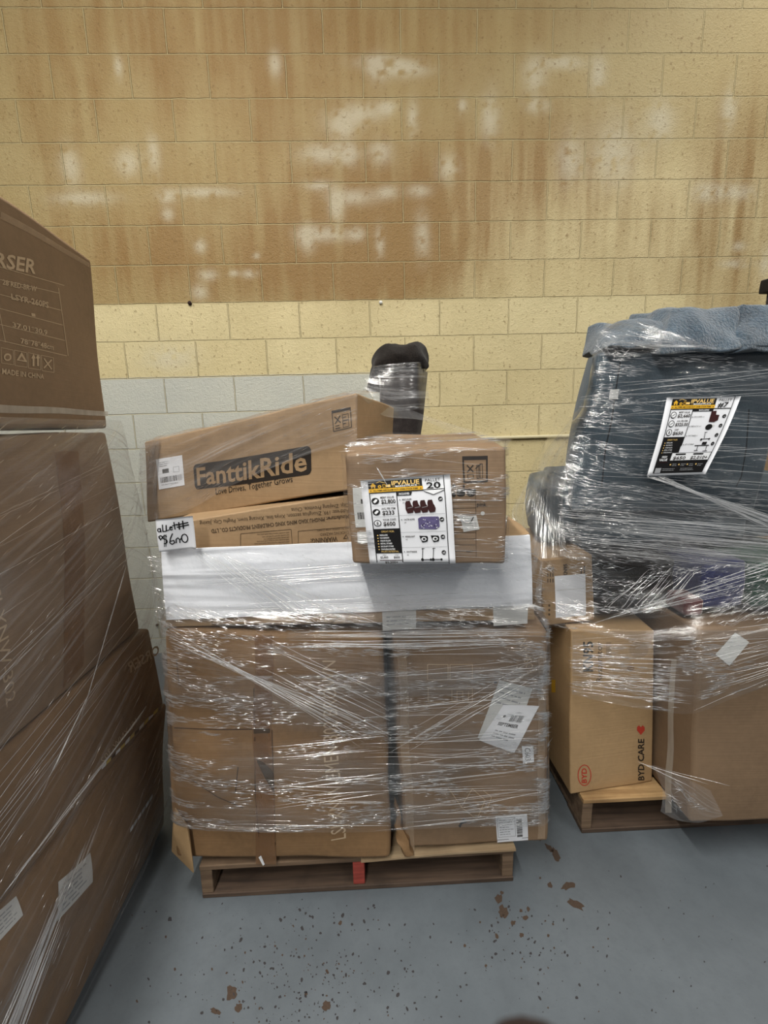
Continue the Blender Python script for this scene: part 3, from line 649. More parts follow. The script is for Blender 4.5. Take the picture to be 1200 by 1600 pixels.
def header(d, pal, num, ital=0):
    d.rect(8, 2, 68, 10.5, 'black', 1, 4); d.rect(8, 10.5, 68.5, 15, 'yellow', 1, 4); d.rect(8, 14.6, 92, 15.6, 'black', 2, 4)
    # little house, wheel and van emblem
    d.poly([(10, 7.2), (13.3, 3.8), (16.6, 7.2), (15.6, 7.2), (15.6, 10), (11, 10), (11, 7.2)], 'yellow', 2); d.rect(12.6, 8, 14, 10, 'black', 3)
    d.disc(20.5, 8.3, 2, 1.7, 'yellow', 2); d.disc(20.5, 8.3, .8, .7, 'black', 3); d.frame(24, 5.8, 27, 10, .5, 'yellow', 2); d.rect(27.5, 6.5, 32.5, 9.4, 'gold', 2); d.disc(29, 9.7, .7, .6, 'black', 3)
    d.line(17, 4, 21, 2.7, .5, 'gold', 2); d.line(21, 2.7, 27, 4.5, .5, 'gold', 2)
    d.text('IPVALUE', 34, 7.6, 4.6, 'gold', 2, width=31, bold=True); d.text('MARKETPLACE', 38, 10, 1.9, 'white', 2, width=24, bold=True); d.line(34.5, 9, 37, 9, .3, 'gold', 2); d.line(63, 9, 65.5, 9, .3, 'gold', 2)
    d.text('ALL ITEMS ARE CLOSE OUT / OVER STOCK ITEMS', 13, 13.6, 1.8, 'black', 2, width=50, bold=True); d.disc(10.3, 12.8, .7, .6, 'black', 2); d.disc(66, 12.8, .7, .6, 'black', 2)
    d.text(pal, 80, 6.2, 3.4, 'ink', 2, width=17, bold=False, align='c', slant=ital)
def tagicon(d, x, y, r, dollar=False, k=.86):
    d.disc(x, y, r, r*k, 'black', 2)
    if dollar: d.disc(x, y, r*.78, r*k*.78, 'white', 3); d.text('$', x, y+1.5, 3.2, 'black', 4, align='c', bold=True)
    else: d.poly([(x-r*.6, y+r*.2), (x+r*.1, y-r*.5), (x+r*.6, y-r*.4), (x+r*.5, y), (x-r*.15, y+r*.6)], 'white', 3)
def draw20(d):
    header(d, 'PALLET', '20'); d.rect(92, 0, 92.9, 100, 'black', 1, 8)
    d.text('20', 80.5, 13.8, 6.8, 'black', 3, width=16, bold=True, align='c')
    d.poly([(69, 12), (69, 16.4), (79, 20.6), (92, 16.4), (92, 12)], 'white', 2); d.line(69, 16.2, 80, 20.9, .5, 'ink', 3); d.line(80, 20.9, 92, 16.2, .5, 'ink', 3)
    d.rect(8, 15.4, 9, 98, 'black', 1, 6)
    d.rect(38, 15.4, 39, 98, 'black', 1, 6); d.poly([(38, 16), (56, 16), (54.5, 20), (38, 20)], 'black', 1); d.text('INCLUDES:', 41, 19, 2.1, 'white', 2, width=12, bold=True)
    for i, (a_, b_) in enumerate((('MSRP VALUE:', '$2,800'), ('AVG. PER ITEM', '$233'), ('YOUR COST:', '$600'))):
        y = 18+i*13; tagicon(d, 14, y+6.5, 4.3, i == 2); d.text(a_, 20, y+4, 2.2, 'ink', 2, width=15.5, bold=True); d.text(b_, 20.5, y+10, 4.6, 'ink', 2, width=16 if i == 0 else 13.5, bold=True)
        if i < 2: d.line(10, y+12.2, 37.5, y+12.2, .3, 'greyp', 2)
    d.rect(9, 57.5, 38, 87, 'black', 1, 5); d.text('GREAT FOR:', 17, 62, 2.2, 'gold', 2, width=15)
    for i, s_ in enumerate(('RESELLERS', 'FLEA MARKETS', 'ONLINE SELLERS', 'RETAIL STORES', 'DISCOUNT STORES', 'WHOLESALE BUYERS')): d.text(s_, 15, 66+i*3.4, 1.8, 'white', 2, width=9+i*1.4, bold=True); d.disc(12.6, 65.3+i*3.4, .8, .7, 'gold', 2)
    d.text('PROFIT POTENTIAL', 15, 86, 2.1, 'gold', 2, width=20); d.text('MSRP', 16, 89.8, 1.3, 'ink', 2); d.text('COST', 30, 89.8, 1.3, 'ink', 2)
    d.text('$2,800', 13, 93, 2.3, 'ink', 2, width=9, bold=True); d.text('$600', 28.5, 93, 2.3, 'ink', 2, width=7, bold=True); d.rect(12, 95, 38, 95.7, 'maroon', 2); d.text('$2,200+', 18, 99, 2.4, 'ink', 2, width=15, bold=True)
    for i, (s_, y0, hh) in enumerate((('RECLINER', 21, 20), ('CASTER BOXES', 44, 16), ('HEADLIGHT', 64, 15), ('FANTTIKRIDE', 82, 16))):
        d.text(s_, 44, y0+4.5, 1.8, 'ink', 2, width=8+len(s_)*.35, bold=True); d.text('x%d' % (4, 4, 2, 2)[i], 44, y0+7.8, 1.6, 'ink', 2); d.disc(41.5, y0+3.6, .8, .7, 'greyp', 2)
        if i: d.line(39, y0-1.5, 91, y0-1.5, .3, 'greyp', 2)
        d.disc(87, y0+5, 2.6, 2.5, 'black', 2); d.text('x%d' % (4, 4, 2, 2)[i], 87, y0+6, 2, 'white', 3, width=3, align='c', bold=True)
    for i in range(4):
        x = 47+i*8.3; d.poly([(x, 29), (x+1, 26.5), (x+5.5, 26.2), (x+6.8, 31), (x+8, 33), (x+9, 36), (x+8, 40), (x+2, 40.5), (x, 36)], 'maroon', 2+i % 2); d.line(x+2, 34.5, x+8, 33.6, .5, 'greyp', 4) if i < 3 else None
    d.poly([(60, 47), (64, 45), (83, 45.5), (84, 47), (84, 57), (80, 60), (60, 59)], 'purple', 2)
    for k in range(24): r = random.Random(k); d.disc(61+r.random()*21, 47+r.random()*11.5, .5, .6, 'white' if k % 3 else 'black', 3, 6)
    for x in (60, 73): d.poly([(x, 67), (x+9, 67.5), (x+10, 70), (x+9, 74), (x+3, 75), (x+1, 70.5)], 'black', 2); d.disc(x+5, 71, 3, 2.3, 'white', 3); d.disc(x+5.2, 71, 1.6, 1.2, 'black', 4)
    for x in (63, 75.5): d.line(x, 81.5, x-1.5, 94, .7, 'black', 2); d.line(x-1.5, 82.5, x+2, 82, .7, 'black', 2); d.line(x-1.5, 95, x+8, 95, .8, 'black', 2); d.disc(x-1.5, 95, 1.7, 1.7, 'black', 3); d.disc(x+8.2, 95, 1.3, 1.3, 'black', 3)
    d.line(39, 98.5, 92, 98.5, .5, 'black', 2)
sc = [PY(563, 751, 1.028), PY(703, 741, 1.030), PY(713, 882, 1.002), PY(578, 883, 1.002)]
sign('paper_sign', sc, 'white printed sign headed PALLET 20 on the jutting carton', 100, 100, lambda a_, b_: .004*math.sin(b_*5)-.004*b_, draw20)
def draw7(d):
    header(d, 'PALLET', '#7', .15); d.rect(91.5, 0, 92.4, 84, 'black', 1, 8); d.text('#7', 79, 13.4, 6, 'black', 3, width=14, bold=True, align='c')
    d.rect(8, 15.4, 9, 97, 'black', 1, 6); d.rect(39, 15.4, 40, 62, 'black', 1, 4); d.rect(40, 15.4, 68, 18.5, 'black', 1, 2); d.text('INCLUDES', 48, 17.8, 1.7, 'white', 2, width=14, bold=True)
    for i, (a_, b_) in enumerate((('MSRP VALUE', '$2,660'), ('AVG. PER ITEM', '$325.00'), ('COST', '$650'))):
        y = 17+i*11; tagicon(d, 14, y+5.5, 4.2, i == 2, 1)
        if i < 2: d.disc(14, y+5.5, 3.3, 3.3, 'white', 3); d.line(12, y+7, 16, y+4, .7, 'black', 4)
        d.text(a_, 21, y+3.2, 2, 'ink', 2, width=15 if i < 2 else 6, bold=True); d.text(b_, 20, y+8.6, 4, 'ink', 2, width=18 if i < 2 else 15, bold=True)
    d.rect(9, 50.5, 39, 97, 'black', 1, 5); d.text('GREAT FOR', 15, 55, 2, 'gold', 2, width=15)
    for i, s_ in enumerate(('RESELLERS', 'FLEA MARKETS', 'ONLINE SELLERS', 'RETAIL STORES', 'DISCOUNT')): d.text(s_, 15, 58.5+i*3.1, 1.6, 'white', 2, width=9+i); d.disc(12.6, 58+i*3.1, .7, .7, 'gold', 2)
    d.text('HIGH', 15, 77, 2.6, 'white', 2, width=8, bold=True); d.text('VALUE', 12, 81, 3, 'white', 2, width=13, bold=True); d.rect(12, 82.3, 26, 83, 'maroon', 3)
    d.rect(29, 70.5, 91, 81, 'white', 3, 4); d.frame(29, 70.5, 91, 81, .5, 'black', 4); d.rect(39, 81, 92, 97, 'black', 1, 4)
    for x, s_, ww in ((33, '$650', 20), (61, '$2,010+', 27)): d.rect(x+2, 71.8, x+18, 73.6, 'black', 5); d.text(s_, x, 79.5, 4, 'ink', 5, width=ww, bold=True)
    for i, (s_, y) in enumerate((('RECLINER x1', 26), ('BENCH x1', 38), ('FANTTIKRIDE x1', 50), ('SIT-STAND', 61))): d.text(s_, 44, y, 1.6, 'ink', 2, width=14); d.disc(41.8, y-.6, .8, .8, 'greyp', 2); d.disc(86.5, y-1, 2.6, 2.3, 'black', 2); d.text('x1', 86.5, y, 1.6, 'white', 3, align='c')
    d.poly([(66, 18.5), (73, 18), (74, 23), (79, 23.5), (79.5, 30), (75, 32.5), (67, 32)], 'maroon', 2); d.disc(70, 38.5, 5, 3.6, 'black', 2); d.poly([(72, 35), (78, 36), (77, 38), (72, 41)], 'labelgrey', 1)
    d.line(68, 45, 70, 53, .8, 'black', 2); d.line(67, 45.5, 71, 45, .7, 'black', 2); d.line(66, 54, 78, 53.5, .9, 'black', 2); d.disc(66, 54.5, 1.5, 1.4, 'black', 3); d.disc(78, 53.8, 1.3, 1.2, 'black', 3)
    d.rect(60, 61.5, 82, 62.6, 'black', 2); d.rect(70, 57.5, 77, 61, 'black', 2); d.line(65, 62, 66, 68, .8, 'black', 2); d.line(79, 62, 80, 69, .8, 'black', 2); d.line(62, 68.5, 68, 68.2, .8, 'black', 2); d.line(76, 69.5, 83, 69, .8, 'black', 2)
    for i in range(4): rows(d, 36+i*14, 85+i*.2, 45+i*14, 2, 2, 1, 'greyp', 2, i); d.disc(33+i*14, 86, 1.2, 1, 'gold', 2)
    rows(d, 22, 91, 44, 2, 2, .9, 'greyp', 2, 8); rows(d, 52, 91, 76, 2, 2, .9, 'greyp', 2, 9)
    d.rect(10.5, 90, 20, 96.5, 'greyp', 2)
sc7 = [PY(1042, 621, 1.385), PY(1158, 619, 1.385), PY(1102, 741, 1.36), PY(1012, 744, 1.36)]
sign('paper_sign', sc7, 'white and black printed sign reading #7 on the wrapped blue recliner', 100, 100, lambda a_, b_: .005*math.sin(b_*4)+.004*a_*b_, draw7)
def drawhand(d):
    def stroke(pts, w=3):
        for p, q_ in zip(pts, pts[1:]): d.line(p[0], p[1], q_[0], q_[1], w, 'black', 1); d.disc(q_[0], q_[1], w/2, w/2, 'black', 1, 8)
    arc = lambda cx, cy, rx, ry, a0, a1, n=12: [(cx+rx*math.cos(math.radians(a0+(a1-a0)*i/n)), cy+ry*math.sin(math.radians(a0+(a1-a0)*i/n))) for i in range(n+1)]
    stroke(arc(8, 32, 4, 5, -60, 300)); stroke([(12, 26), (13, 38)]); stroke([(19, 16), (18, 37), (26, 37)]); stroke([(29, 18), (27, 36), (35, 34)]); stroke([(37, 29), (43, 28)]+arc(40.5, 30, 3.5, 5, -20, -320)); stroke([(50, 12), (50, 34)]); stroke([(44, 23), (57, 20)])
    stroke([(62, 14), (61, 36)], 3.4); stroke([(72, 11), (71, 35)], 3.4); stroke([(55, 22), (84, 19)], 3.4); stroke([(55, 29), (85, 26)], 3.4)
    stroke(arc(10, 54, 4.5, 5, 90, 450)); stroke([(5, 50), (9, 62)])
    stroke(arc(21, 56, 5, 6, -20, -200)+arc(19, 68, 6, 7, -90, 110)); stroke([(21, 46), (16, 84)], 1.6); stroke([(25, 46), (20, 84)], 1.6)
    stroke([(42, 46), (34, 62), (31, 74), (36, 80), (43, 76), (42, 68), (33, 70)]); stroke([(47, 78), (48, 66), (53, 62), (57, 68), (56, 78)]); stroke([(57, 70), (62, 64)]); stroke(arc(70, 66, 8, 13, -80, 280))
sg = [PY(243, 812, 1.155), PY(301, 806, 1.155), PY(307, 857, 1.165), PY(250, 862, 1.165)]
sign('paper_sign', sg, 'small white sheet with a handwritten $600, left of the middle stack', 100, 100, lambda a_, b_: .005*math.sin(a_*4+b_*2)+.004*(a_ > .93), drawhand)
# ------------------------------------------------------------------ black chair back leaning behind
t = thing('hooded_chair_back', 'black padded cushion slab with cloth hood standing up behind the brown cartons', 'cushion', loc=(.1, 1.8, 1.1))
Sl = Hex(PY(597, 740, 1.72), PY(632, 740, 1.72), PY(662, 575, 1.66), PY(594, 568, 1.66), PY(597, 740, 1.72)+Vector((.05, .11, 0)), PY(632, 740, 1.72)+Vector((.05, .11, 0)), PY(662, 575, 1.66)+Vector((.03, .11, 0)), PY(594, 568, 1.66)+Vector((.0, .11, 0)), bulge=.012, dent=.003, seed=21)
Sl.c[0].z = Sl.c[1].z = 1.14
Sl.build('padded_panel', M['slab'], t, 12, bevel=.012)
hd = Hex(PY(586, 578, 1.64), PY(666, 578, 1.65), PY(652, 536, 1.66), PY(604, 540, 1.66), PY(586, 578, 1.80), PY(666, 578, 1.80), PY(652, 536, 1.78), PY(604, 540, 1.78), bulge=.022, dent=.018, nsc=16, seed=3)
o = hd.build('cloth_hood', M['blackcloth'], t, 14, bevel=.02)
hd2 = Hex(PY(574, 612, 1.70), PY(598, 612, 1.70), PY(610, 548, 1.70), PY(592, 548, 1.70), PY(574, 612, 1.80), PY(598, 612, 1.80), PY(610, 548, 1.80), PY(592, 548, 1.80), bulge=.008, dent=.010, nsc=14, seed=5)
hd2.build('cloth_side', M['blackcloth'], t, 8, bevel=.01)
# a carton under it, hidden, that carries it
t = thing('cardboard_carton', 'plain brown carton behind the pallet 20 carton, under the black hooded cushion', 'carton', loc=(.2, 1.75, .95))
box_hex(-.02, .40, 1.60, 1.795, .925, 1.135, bulge=.003, dent=.003, seed=31).build('carton_body', M['kraft'], t, 8)

# ------------------------------------------------------------------ right stack
t = thing('cardboard_carton', 'tan carton lettered KN95 standing on the right pallet beside the middle stack', 'carton', loc=(.8, 1.6, .136))
K = Hex(PZ(891, 1241, .137), PZ(1019, 1221, .137), PY(1022, 985, 1.40), PY(892, 985, 1.37), (.655, 1.82, .137), (.975, 1.85, .137), (.965, 1.85, .745), (.65, 1.82, .75), bulge=.006, dent=.004, seed=25)
K.build('carton_body', M['kraft_pale'], t, 16, bevel=.005)
q = face_deck(K, 'F', ((909, 1050), (909, 1001), (928, 1001), (928, 1050)), 50, 20); q.text('KN95', 1, 18, 16, 'ink', 1, width=48, bold=True); q.build('printed_title', t)
q = face_deck(K, 'F', ((930, 1066), (930, 1001), (942, 1001), (942, 1066)), 66, 12); q.text('Respirator', 1, 10, 9, 'ink_and_gap', 1, width=64)
q.build('printed_text', t)
q = face_deck(K, 'F', ((995, 1220), (995, 1153), (1008, 1153), (1008, 1220)), 68, 14); q.text('BYD CARE', 1, 12, 10, 'ink', 1, width=66, bold=True); q.build('printed_text', t)
q = pix_deck(K, 'F')
q.poly([(1001, 1148), (995, 1141), (995, 1136), (998, 1133), (1001, 1136), (1004, 1133), (1007, 1136), (1007, 1141)], 'red', 1)
q.build('printed_heart', t); q = pix_deck(K, 'F')
n_ = 24
for i in range(n_):
    a0, a1 = 2*math.pi*i/n_, 2*math.pi*(i+1)/n_; q.line(913+10*math.cos(a0), 1211+16*math.sin(a0), 913+10*math.cos(a1), 1211+16*math.sin(a1), 1.3, 'red', 1)
q.build('printed_oval', t); q = pix_deck(K, 'F')
for k in range(4): pline(q, [(948+k*2, 1003), (948+k*2, 1025)], .7, 'ink_and_gap')
q.disc(998, 1015, 15, 13, 'tapepatch' if False else 'kraft', 0); q.disc(985, 1044, 6, 4, 'kraft_dark', 1)  # two round patches in darker kraft tones, beside the print lines
q.build('printed_marks', t)
q = face_deck(K, 'F', ((907, 1225), (907, 1198), (918, 1198), (918, 1225)), 28, 11); q.text('BYD', 2, 9.5, 8, 'red', 1, width=24, bold=True); q.build('printed_logo', t)
q = pix_deck(K, 'L'); q.rect(862, 1062, 868, 1082, 'yellow', 0); q.build('yellow_mark', t)
# small carton on top
t = thing('cardboard_carton', 'small carton with blank white label, overhanging the KN95 carton', 'carton', loc=(.64, 1.6, .755))
Mh = Hex(PY(850, 979, 1.40), PY(929, 972, 1.43), PY(925, 866, 1.43), PY(846, 876, 1.40), (.525, 1.80, .757), (.73, 1.82, .757), (.73, 1.82, 1.0), (.52, 1.80, .99), bulge=.003, dent=.002, seed=27)
Mh.c[0].z = Mh.c[1].z = .757
Mh.build('carton_body', M['kraft'], t, 12, bevel=.004)
q = face_deck(Mh, 'F', ((866, 900), (914, 896), (915, 961), (868, 965)), 48, 66, .001); q.rect(0, 0, 48, 66, 'paper', 0, 5); q.rect(2, 22, 46, 23, 'labelgrey', 1, 3); q.build('blank_label', t)
q = face_deck(Mh, 'F', ((879, 900), (879, 880), (887, 880), (887, 900)), 20, 8, .0005); q.text('KN95', 0, 7, 6, 'ink', 1, width=19, bold=True)
q.build('printed_title', t)
q = pix_deck(Mh, 'F')
for x in (855, 859, 863): 
    for k in range(3): q.rect(x, 886+k*9, x+1.6, 892+k*9, 'ink_and_gap')
for k in range(3): q.disc(858, 946+k*7, 1.6, 2, 'ink_and_gap')
q.rect(907, 886, 909, 898, 'ink_and_gap'); q.rect(912, 884, 914, 896, 'ink_and_gap'); q.build('printed_marks', t)
# large carton right
t = thing('cardboard_carton', 'large plain brown carton jutting over the right pallet edge, square label stuck on', 'carton', loc=(1.3, 1.6, .137))
Lh = Hex((1.0, 1.225, .139), (1.62, 1.215, .139), (1.63, 1.25, .775), (.985, 1.27, .79), (.99, 1.95, .139), (1.62, 1.95, .139), (1.62, 1.95, .78), (.985, 1.95, .79), bulge=.010, dent=.008, nsc=5, seed=29)
M['kraft_dull'] = kraft('dull_kraft_cardboard', S(126, 104, 82), .2)
Lh.build('carton_body', M['kraft_dull'], t, 18, bevel=.012)
q = face_deck(Lh, 'F', ((1148, 988), (1170, 1003), (1139, 1040), (1117, 1022)), 20, 40, .001); q.rect(0, 0, 20, 40, 'labelgrey', 0, 4); q.build('blank_label', t)
strip_tape(Lh, 'L', ((1050, 1030), (1058, 1030), (1050, 1270), (1040, 1270)), 'tape_white', t)
# contents between cartons and recliner
def puffy(name, hx, mat, parent, n=14, bevel=.03, sub=True):
    o = hx.build(name, mat, parent, n, bevel=bevel); return o
def pt(name, lab, cat, x0, x1, y0, y1, z0, z1, mat, bulge=.02, dent=.02, ns=9, yaw=0, part=None, seed=1, bev=.03):
    o = box_hex(x0, x1, y0, y1, z0, z1, yaw, bulge=bulge, dent=dent, nsc=ns, seed=seed).build(name, M[mat], None, 14, bevel=bev); return tag(o, lab, cat)
tag(box_hex(.765, 1.02, 1.44, 1.95, .785, .965, bulge=.018, dent=.016, nsc=9, seed=4).build('black_bag', M['blackcloth'], None, 14, bevel=.03), 'crumpled black bag in film beside the small blank-label carton', 'bag')
tag(box_hex(1.06, 1.19, 1.36, 1.9, .82, .965, bulge=.014, dent=.014, nsc=9, seed=6).build('blue_bundle', M['bluecloth'], None, 12, bevel=.03), 'blue bundle squeezed under the recliner in the film', 'bundle')
tag(box_hex(1.22, 1.50, 1.34, 1.9, .82, .965, bulge=.014, dent=.014, nsc=9, seed=8).build('green_bundle', M['greencloth'], None, 12, bevel=.03), 'dark green bundle at the right edge under the recliner', 'bundle')
tag(box_hex(.985, 1.045, 1.33, 1.43, .805, .86, bulge=.004, dent=.006, nsc=9, seed=9).build('red_bundle', M['redcloth'], None, 8, bevel=.012), 'little dark red bundle peeking through the film beside the blue one', 'bundle')
# recliner
t = thing('recliner', 'slate blue recliner seen from behind, film-wrapped, atop the right stack', 'recliner', loc=(1.15, 1.9, .99))
Hex((.72, 1.50, 1.00), (1.30, 1.50, 1.00), (1.29, 1.50, 1.22), (.70, 1.50, 1.22), (.74, 1.90, 1.00), (1.42, 1.90, 1.00), (1.41, 1.90, 1.24), (.73, 1.90, 1.24), bulge=.02, dent=.006, seed=40).build('seat_base', M['fabric'], t, 14, bevel=.03)
Rb = Hex(PY(893, 800, 1.45), PY(1180, 800, 1.45), PY(1232, 537, 1.49), PY(934, 552, 1.49), (.74, 1.72, 1.12), (1.29, 1.72, 1.12), (1.36, 1.66, 1.66), (.78, 1.66, 1.64), bulge=.028, dent=.008, nsc=5, seed=42)
Rb.build('backrest', M['fabric'], t, 20, bevel=.03)
for (x0, x1) in ((.585, .73), (1.32, 1.47)):
    ar = Hex((x0+.02, 1.55, 1.0), (x1, 1.55, 1.0), (x1, 1.53, 1.21), (x0, 1.53, 1.19), (x0+.06, 1.82, 1.0), (x1+.03, 1.82, 1.0), (x1+.03, 1.82, 1.24), (x0+.06, 1.82, 1.22), bulge=.03, dent=.006, seed=x0*9)
    ar.build('armrest', M['fabric'], t, 14, bevel=.05)
for (u0, u1, v0, v1, yy, sd, sk) in ((956, 1052, 499, 543, 1.47, 1, 44), (1036, 1156, 478, 552, 1.45, 2, 14), (1150, 1275, 474, 548, 1.45, 3, 12)):
    pf = Hex(PY(u0-4, v1, yy-.03), PY(u1, v1-6, yy-.03), PY(u1-8, v0+3, yy+.05), PY(u0+sk, v0, yy+.05), PY(u0, v1, yy+.03)+Vector((.01, .24, 0)), PY(u1, v1, yy+.03)+Vector((.01, .24, 0)), PY(u1-8, v0, yy+.03)+Vector((.01, .24, .03)), PY(u0+14, v0, yy+.03)+Vector((.01, .24, .03)), bulge=.012, dent=.016, nsc=12, seed=sd)
    pf.build('head_cushion', M['plush'], t, 18, bevel=.035)
rl = Hex(PY(1050, 552, 1.43), PY(1285, 535, 1.42), PY(1285, 515, 1.44), PY(1050, 535, 1.45), PY(1050, 552, 1.55), PY(1285, 535, 1.55), PY(1285, 515, 1.55), PY(1050, 535, 1.55), bulge=.006, dent=.006, nsc=18, seed=6)
rl.build('cushion_roll', M['plush'], t, 14, bevel=.015)
M['seam'] = flat('dark_seam', S(26, 32, 38), .8)
q = pix_deck(Rb, 'F'); pline(q, [(969, 566), (962, 610), (955, 660), (946, 700), (940, 760)], 2.2, 'seam'); pline(q, [(1170, 640), (1166, 700), (1158, 745), (1150, 760)], 2, 'seam'); q.build('zip_seam', t)
q = face_deck(Rb, 'F', ((952, 610), (966, 608), (964, 624), (950, 624)), 10, 10, .004); q.rect(0, 0, 10, 10, 'labelgrey', 0, 2); q.build('care_tag', t)
# tan carton behind at right, black box behind
t = thing('cardboard_carton', 'tan carton at the right edge behind the recliner', 'carton', loc=(2.2, 2.25, .14))
xb = PY(1188, 720, 2.5).x
box_hex(xb, xb+.4, 1.95, 2.55, .14, 1.42, bulge=.004, dent=.003, seed=50).build('carton_body', M['kraft'], t, 8)
xb2 = PY(1189, 460, 2.5).x
zt_ = PY(1194, 439, 2.5).z
bx = box_hex(xb2+.012, xb2+.3, 2.1, 2.48, 1.425, zt_-.03, bulge=.003, dent=.004, seed=52)
t = thing('black_storage_box', 'black box peeking in at the right edge against the wall', 'box', loc=(2.25, 2.25, 1.425))
bx.build('box_body', M['slab'], t, 6)
box_hex(xb2-.012, xb2+.32, 2.08, 2.50, zt_-.065, zt_, bulge=.004, dent=.008, nsc=9, seed=53).build('box_lid', M['blackcloth'], t, 8)

# ------------------------------------------------------------------ left stack
def lcarton(zt, zb, far_t, far_b, near_t, near_b, lab, mat, seed, bulge=.01, dent=.006):
    """far/near: (x,y) of the right face's back and front edges at top and bottom"""
    t_ = thing('cardboard_carton', lab, 'carton', loc=(-1.3, .9, zb))
    hx = Hex((near_b[0]-1.0, near_b[1], zb), (near_b[0], near_b[1], zb), (near_t[0], near_t[1], zt), (near_t[0]-1.0, near_t[1], zt),
             (far_b[0]-1.0, far_b[1], zb), (far_b[0], far_b[1], zb), (far_t[0], far_t[1], zt), (far_t[0]-1.0, far_t[1], zt), bulge=bulge, dent=dent, nsc=4, seed=seed)
    hx.build('carton_body', mat, t_, 22, bevel=.01)
    return t_, hx
t1, T1 = lcarton(1.928, 1.436, (-.805, 1.5), (-.822, 1.5), (-.684, .25), (-.745, .25), 'topmost big brown carton with white lettering, at the left edge', M['kraft_grey'], 60)
t2, T2 = lcarton(1.425, .757, (-.825, 1.5), (-.803, 1.5), (-.80, .25), (-.83, .25), 'film-wrapped brown carton, second from top of the left stack', M['kraft_grey'], 63, .018)
t3, T3 = lcarton(.749, .44, (-.785, 1.53), (-.775, 1.55), (-.84, .25), (-.84, .25), 'brown carton with upside-down lettering, third from top of the left stack', M['kraft_dark'], 66, .012)
t4, T4 = lcarton(.432, .004, (-.775, 1.56), (-.785, 1.46), (-.84, .35), (-.80, .35), 'bottommost brown carton of the left stack, resting on the floor', M['kraft_dark'], 69, .02, .02)
q = face_deck(T1, 'R', ((-42, 380), (58, 405), (55, 432), (-42, 409)), 98, 26); q.text('ORSER', 2, 22, 20, 'faded', 1, width=95, bold=True); q.build('printed_title', t1)
q = pix_deck(T1, 'R')
for a_, b_ in (((-8, 435), (92, 458)), ((-8, 458), (96, 485)), ((-8, 480), (98, 508)), ((-8, 505), (101, 532)), ((-8, 530), (104, 556)), ((-2, 485), (8, 535)), ((91, 450), (106, 556)), ((-8, 415), (100, 446))): pline(q, [a_, b_], 1, 'faded')
for k in range(4):
    x = 1+k*21; y = 543+k*4; pline(q, [(x, y), (x+19, y+4), (x+20, y+27), (x+1, y+24), (x, y)], .8, 'faded')
q.disc(11, 558, 6, 6, 'faded', 1); q.disc(11, 558, 3.5, 3.5, 'kraft_grey', 2); q.poly([(33, 550), (42, 566), (25, 563)], 'faded', 1); q.poly([(33, 556), (37, 563), (29, 562)], 'kraft_grey', 2)
for x in (50, 57): q.rect(x, 556, x+3, 572, 'faded', 1); q.poly([(x-2, 560), (x+1.5, 553), (x+5, 560)], 'faded', 1)
q.line(68, 560, 80, 577, 2, 'faded', 1); q.line(80, 562, 68, 575, 2, 'faded', 1); q.build('printed_table', t1)
for (qd, s_, nm) in ((((2, 434), (58, 446), (57, 458), (2, 446)), '28 RED-BR-W', 0), (((15, 456), (76, 470), (76, 484), (16, 469)), 'LSYR-260PS', 0), (((48, 488), (54, 489), (55, 496), (49, 495)), '1', 0), (((17, 501), (74, 514), (74, 526), (18, 512)), '37.01*30.9', 0),
                     (((30, 526), (84, 537), (84, 549), (31, 538)), '78*78*48cm', 0), (((1, 573), (69, 583), (69, 594), (1, 586)), 'MADE IN CHINA', 0)):
    q = face_deck(T1, 'R', qd, 60, 12); q.text(s_, 1, 10, 8, 'faded', 1, width=58, bold=True); q.build('printed_text', t1)
strip_tape(T1, 'R', ((0, 330), (0, 342), (139, 418), (139, 411)), 'tape', t1); strip_tape(T1, 'R', ((-5, 632), (-5, 645), (168, 650), (168, 643)), 'tape_white', t1)
q = face_deck(T2, 'R', ((-2, 900), (26, 1090), (6, 1110), (-24, 905)), 150, 24); q.text('LSJ-XNW-302', 1, 20, 18, 'faded', 1, width=148); q.build('printed_text', t2)
strip_tape(T2, 'R', ((85, 705), (122, 705), (130, 1040), (98, 1075)), 'tape_brown', t2)
q = face_deck(T3, 'R', ((195, 1050), (249, 1009), (246, 1000), (188, 1040)), 58, 14); q = face_deck(T3, 'R', ((248, 1005), (192, 1038), (203, 1054), (250, 1022)), 56, 16); q.text('ORSER', 1, 14, 13, 'faded', 1, width=54, bold=True); q.build('printed_title', t3)
q = face_deck(T3, 'R', ((212, 1118), (150, 1190), (158, 1200), (215, 1128)), 70, 12); q.text('LSJ-XNW-302', 2, 10, 8, 'faded', 1, width=64); q.build('printed_text', t3)
q = pix_deck(T3, 'R')
R2 = random.Random(3)
for k in range(12):
    f_ = k/12; x, y = 158+f_*88, 1203-f_*92; q.poly([(x, y), (x+7, y-7), (x+8, y-13+R2.uniform(-2, 2)), (x+1, y-6)], ('white', 'yellowtape', 'crease', 'white', 'yellowtape')[k % 5], 1)
q.build('printed_tape', t3)
q = pix_deck(T4, 'R')
for k in range(6):
    f_ = k/6; x, y = 203+f_*36, 1301-f_*56; q.poly([(x, y), (x+5, y-8), (x+5, y-14), (x, y-6)], ('white', 'labelgrey')[k % 2], 1)
q.build('printed_tape', t4)
q = face_deck(T4, 'R', ((90, 1378), (140, 1332), (144, 1378), (88, 1440)), 50, 60, .001); q.rect(0, 0, 50, 60, 'labelgrey', 0, 5); rows(q, 6, 10, 44, 6, 8, 4, 'greyp', 1, 3); q.build('shipping_label', t4)
q = face_deck(T4, 'R', ((-10, 1430), (24, 1400), (35, 1430), (-6, 1475)), 50, 60, .001); q.rect(0, 0, 50, 60, 'labelgrey', 0, 5); rows(q, 6, 10, 44, 5, 9, 4, 'greyp', 1, 5); q.build('shipping_label', t4)

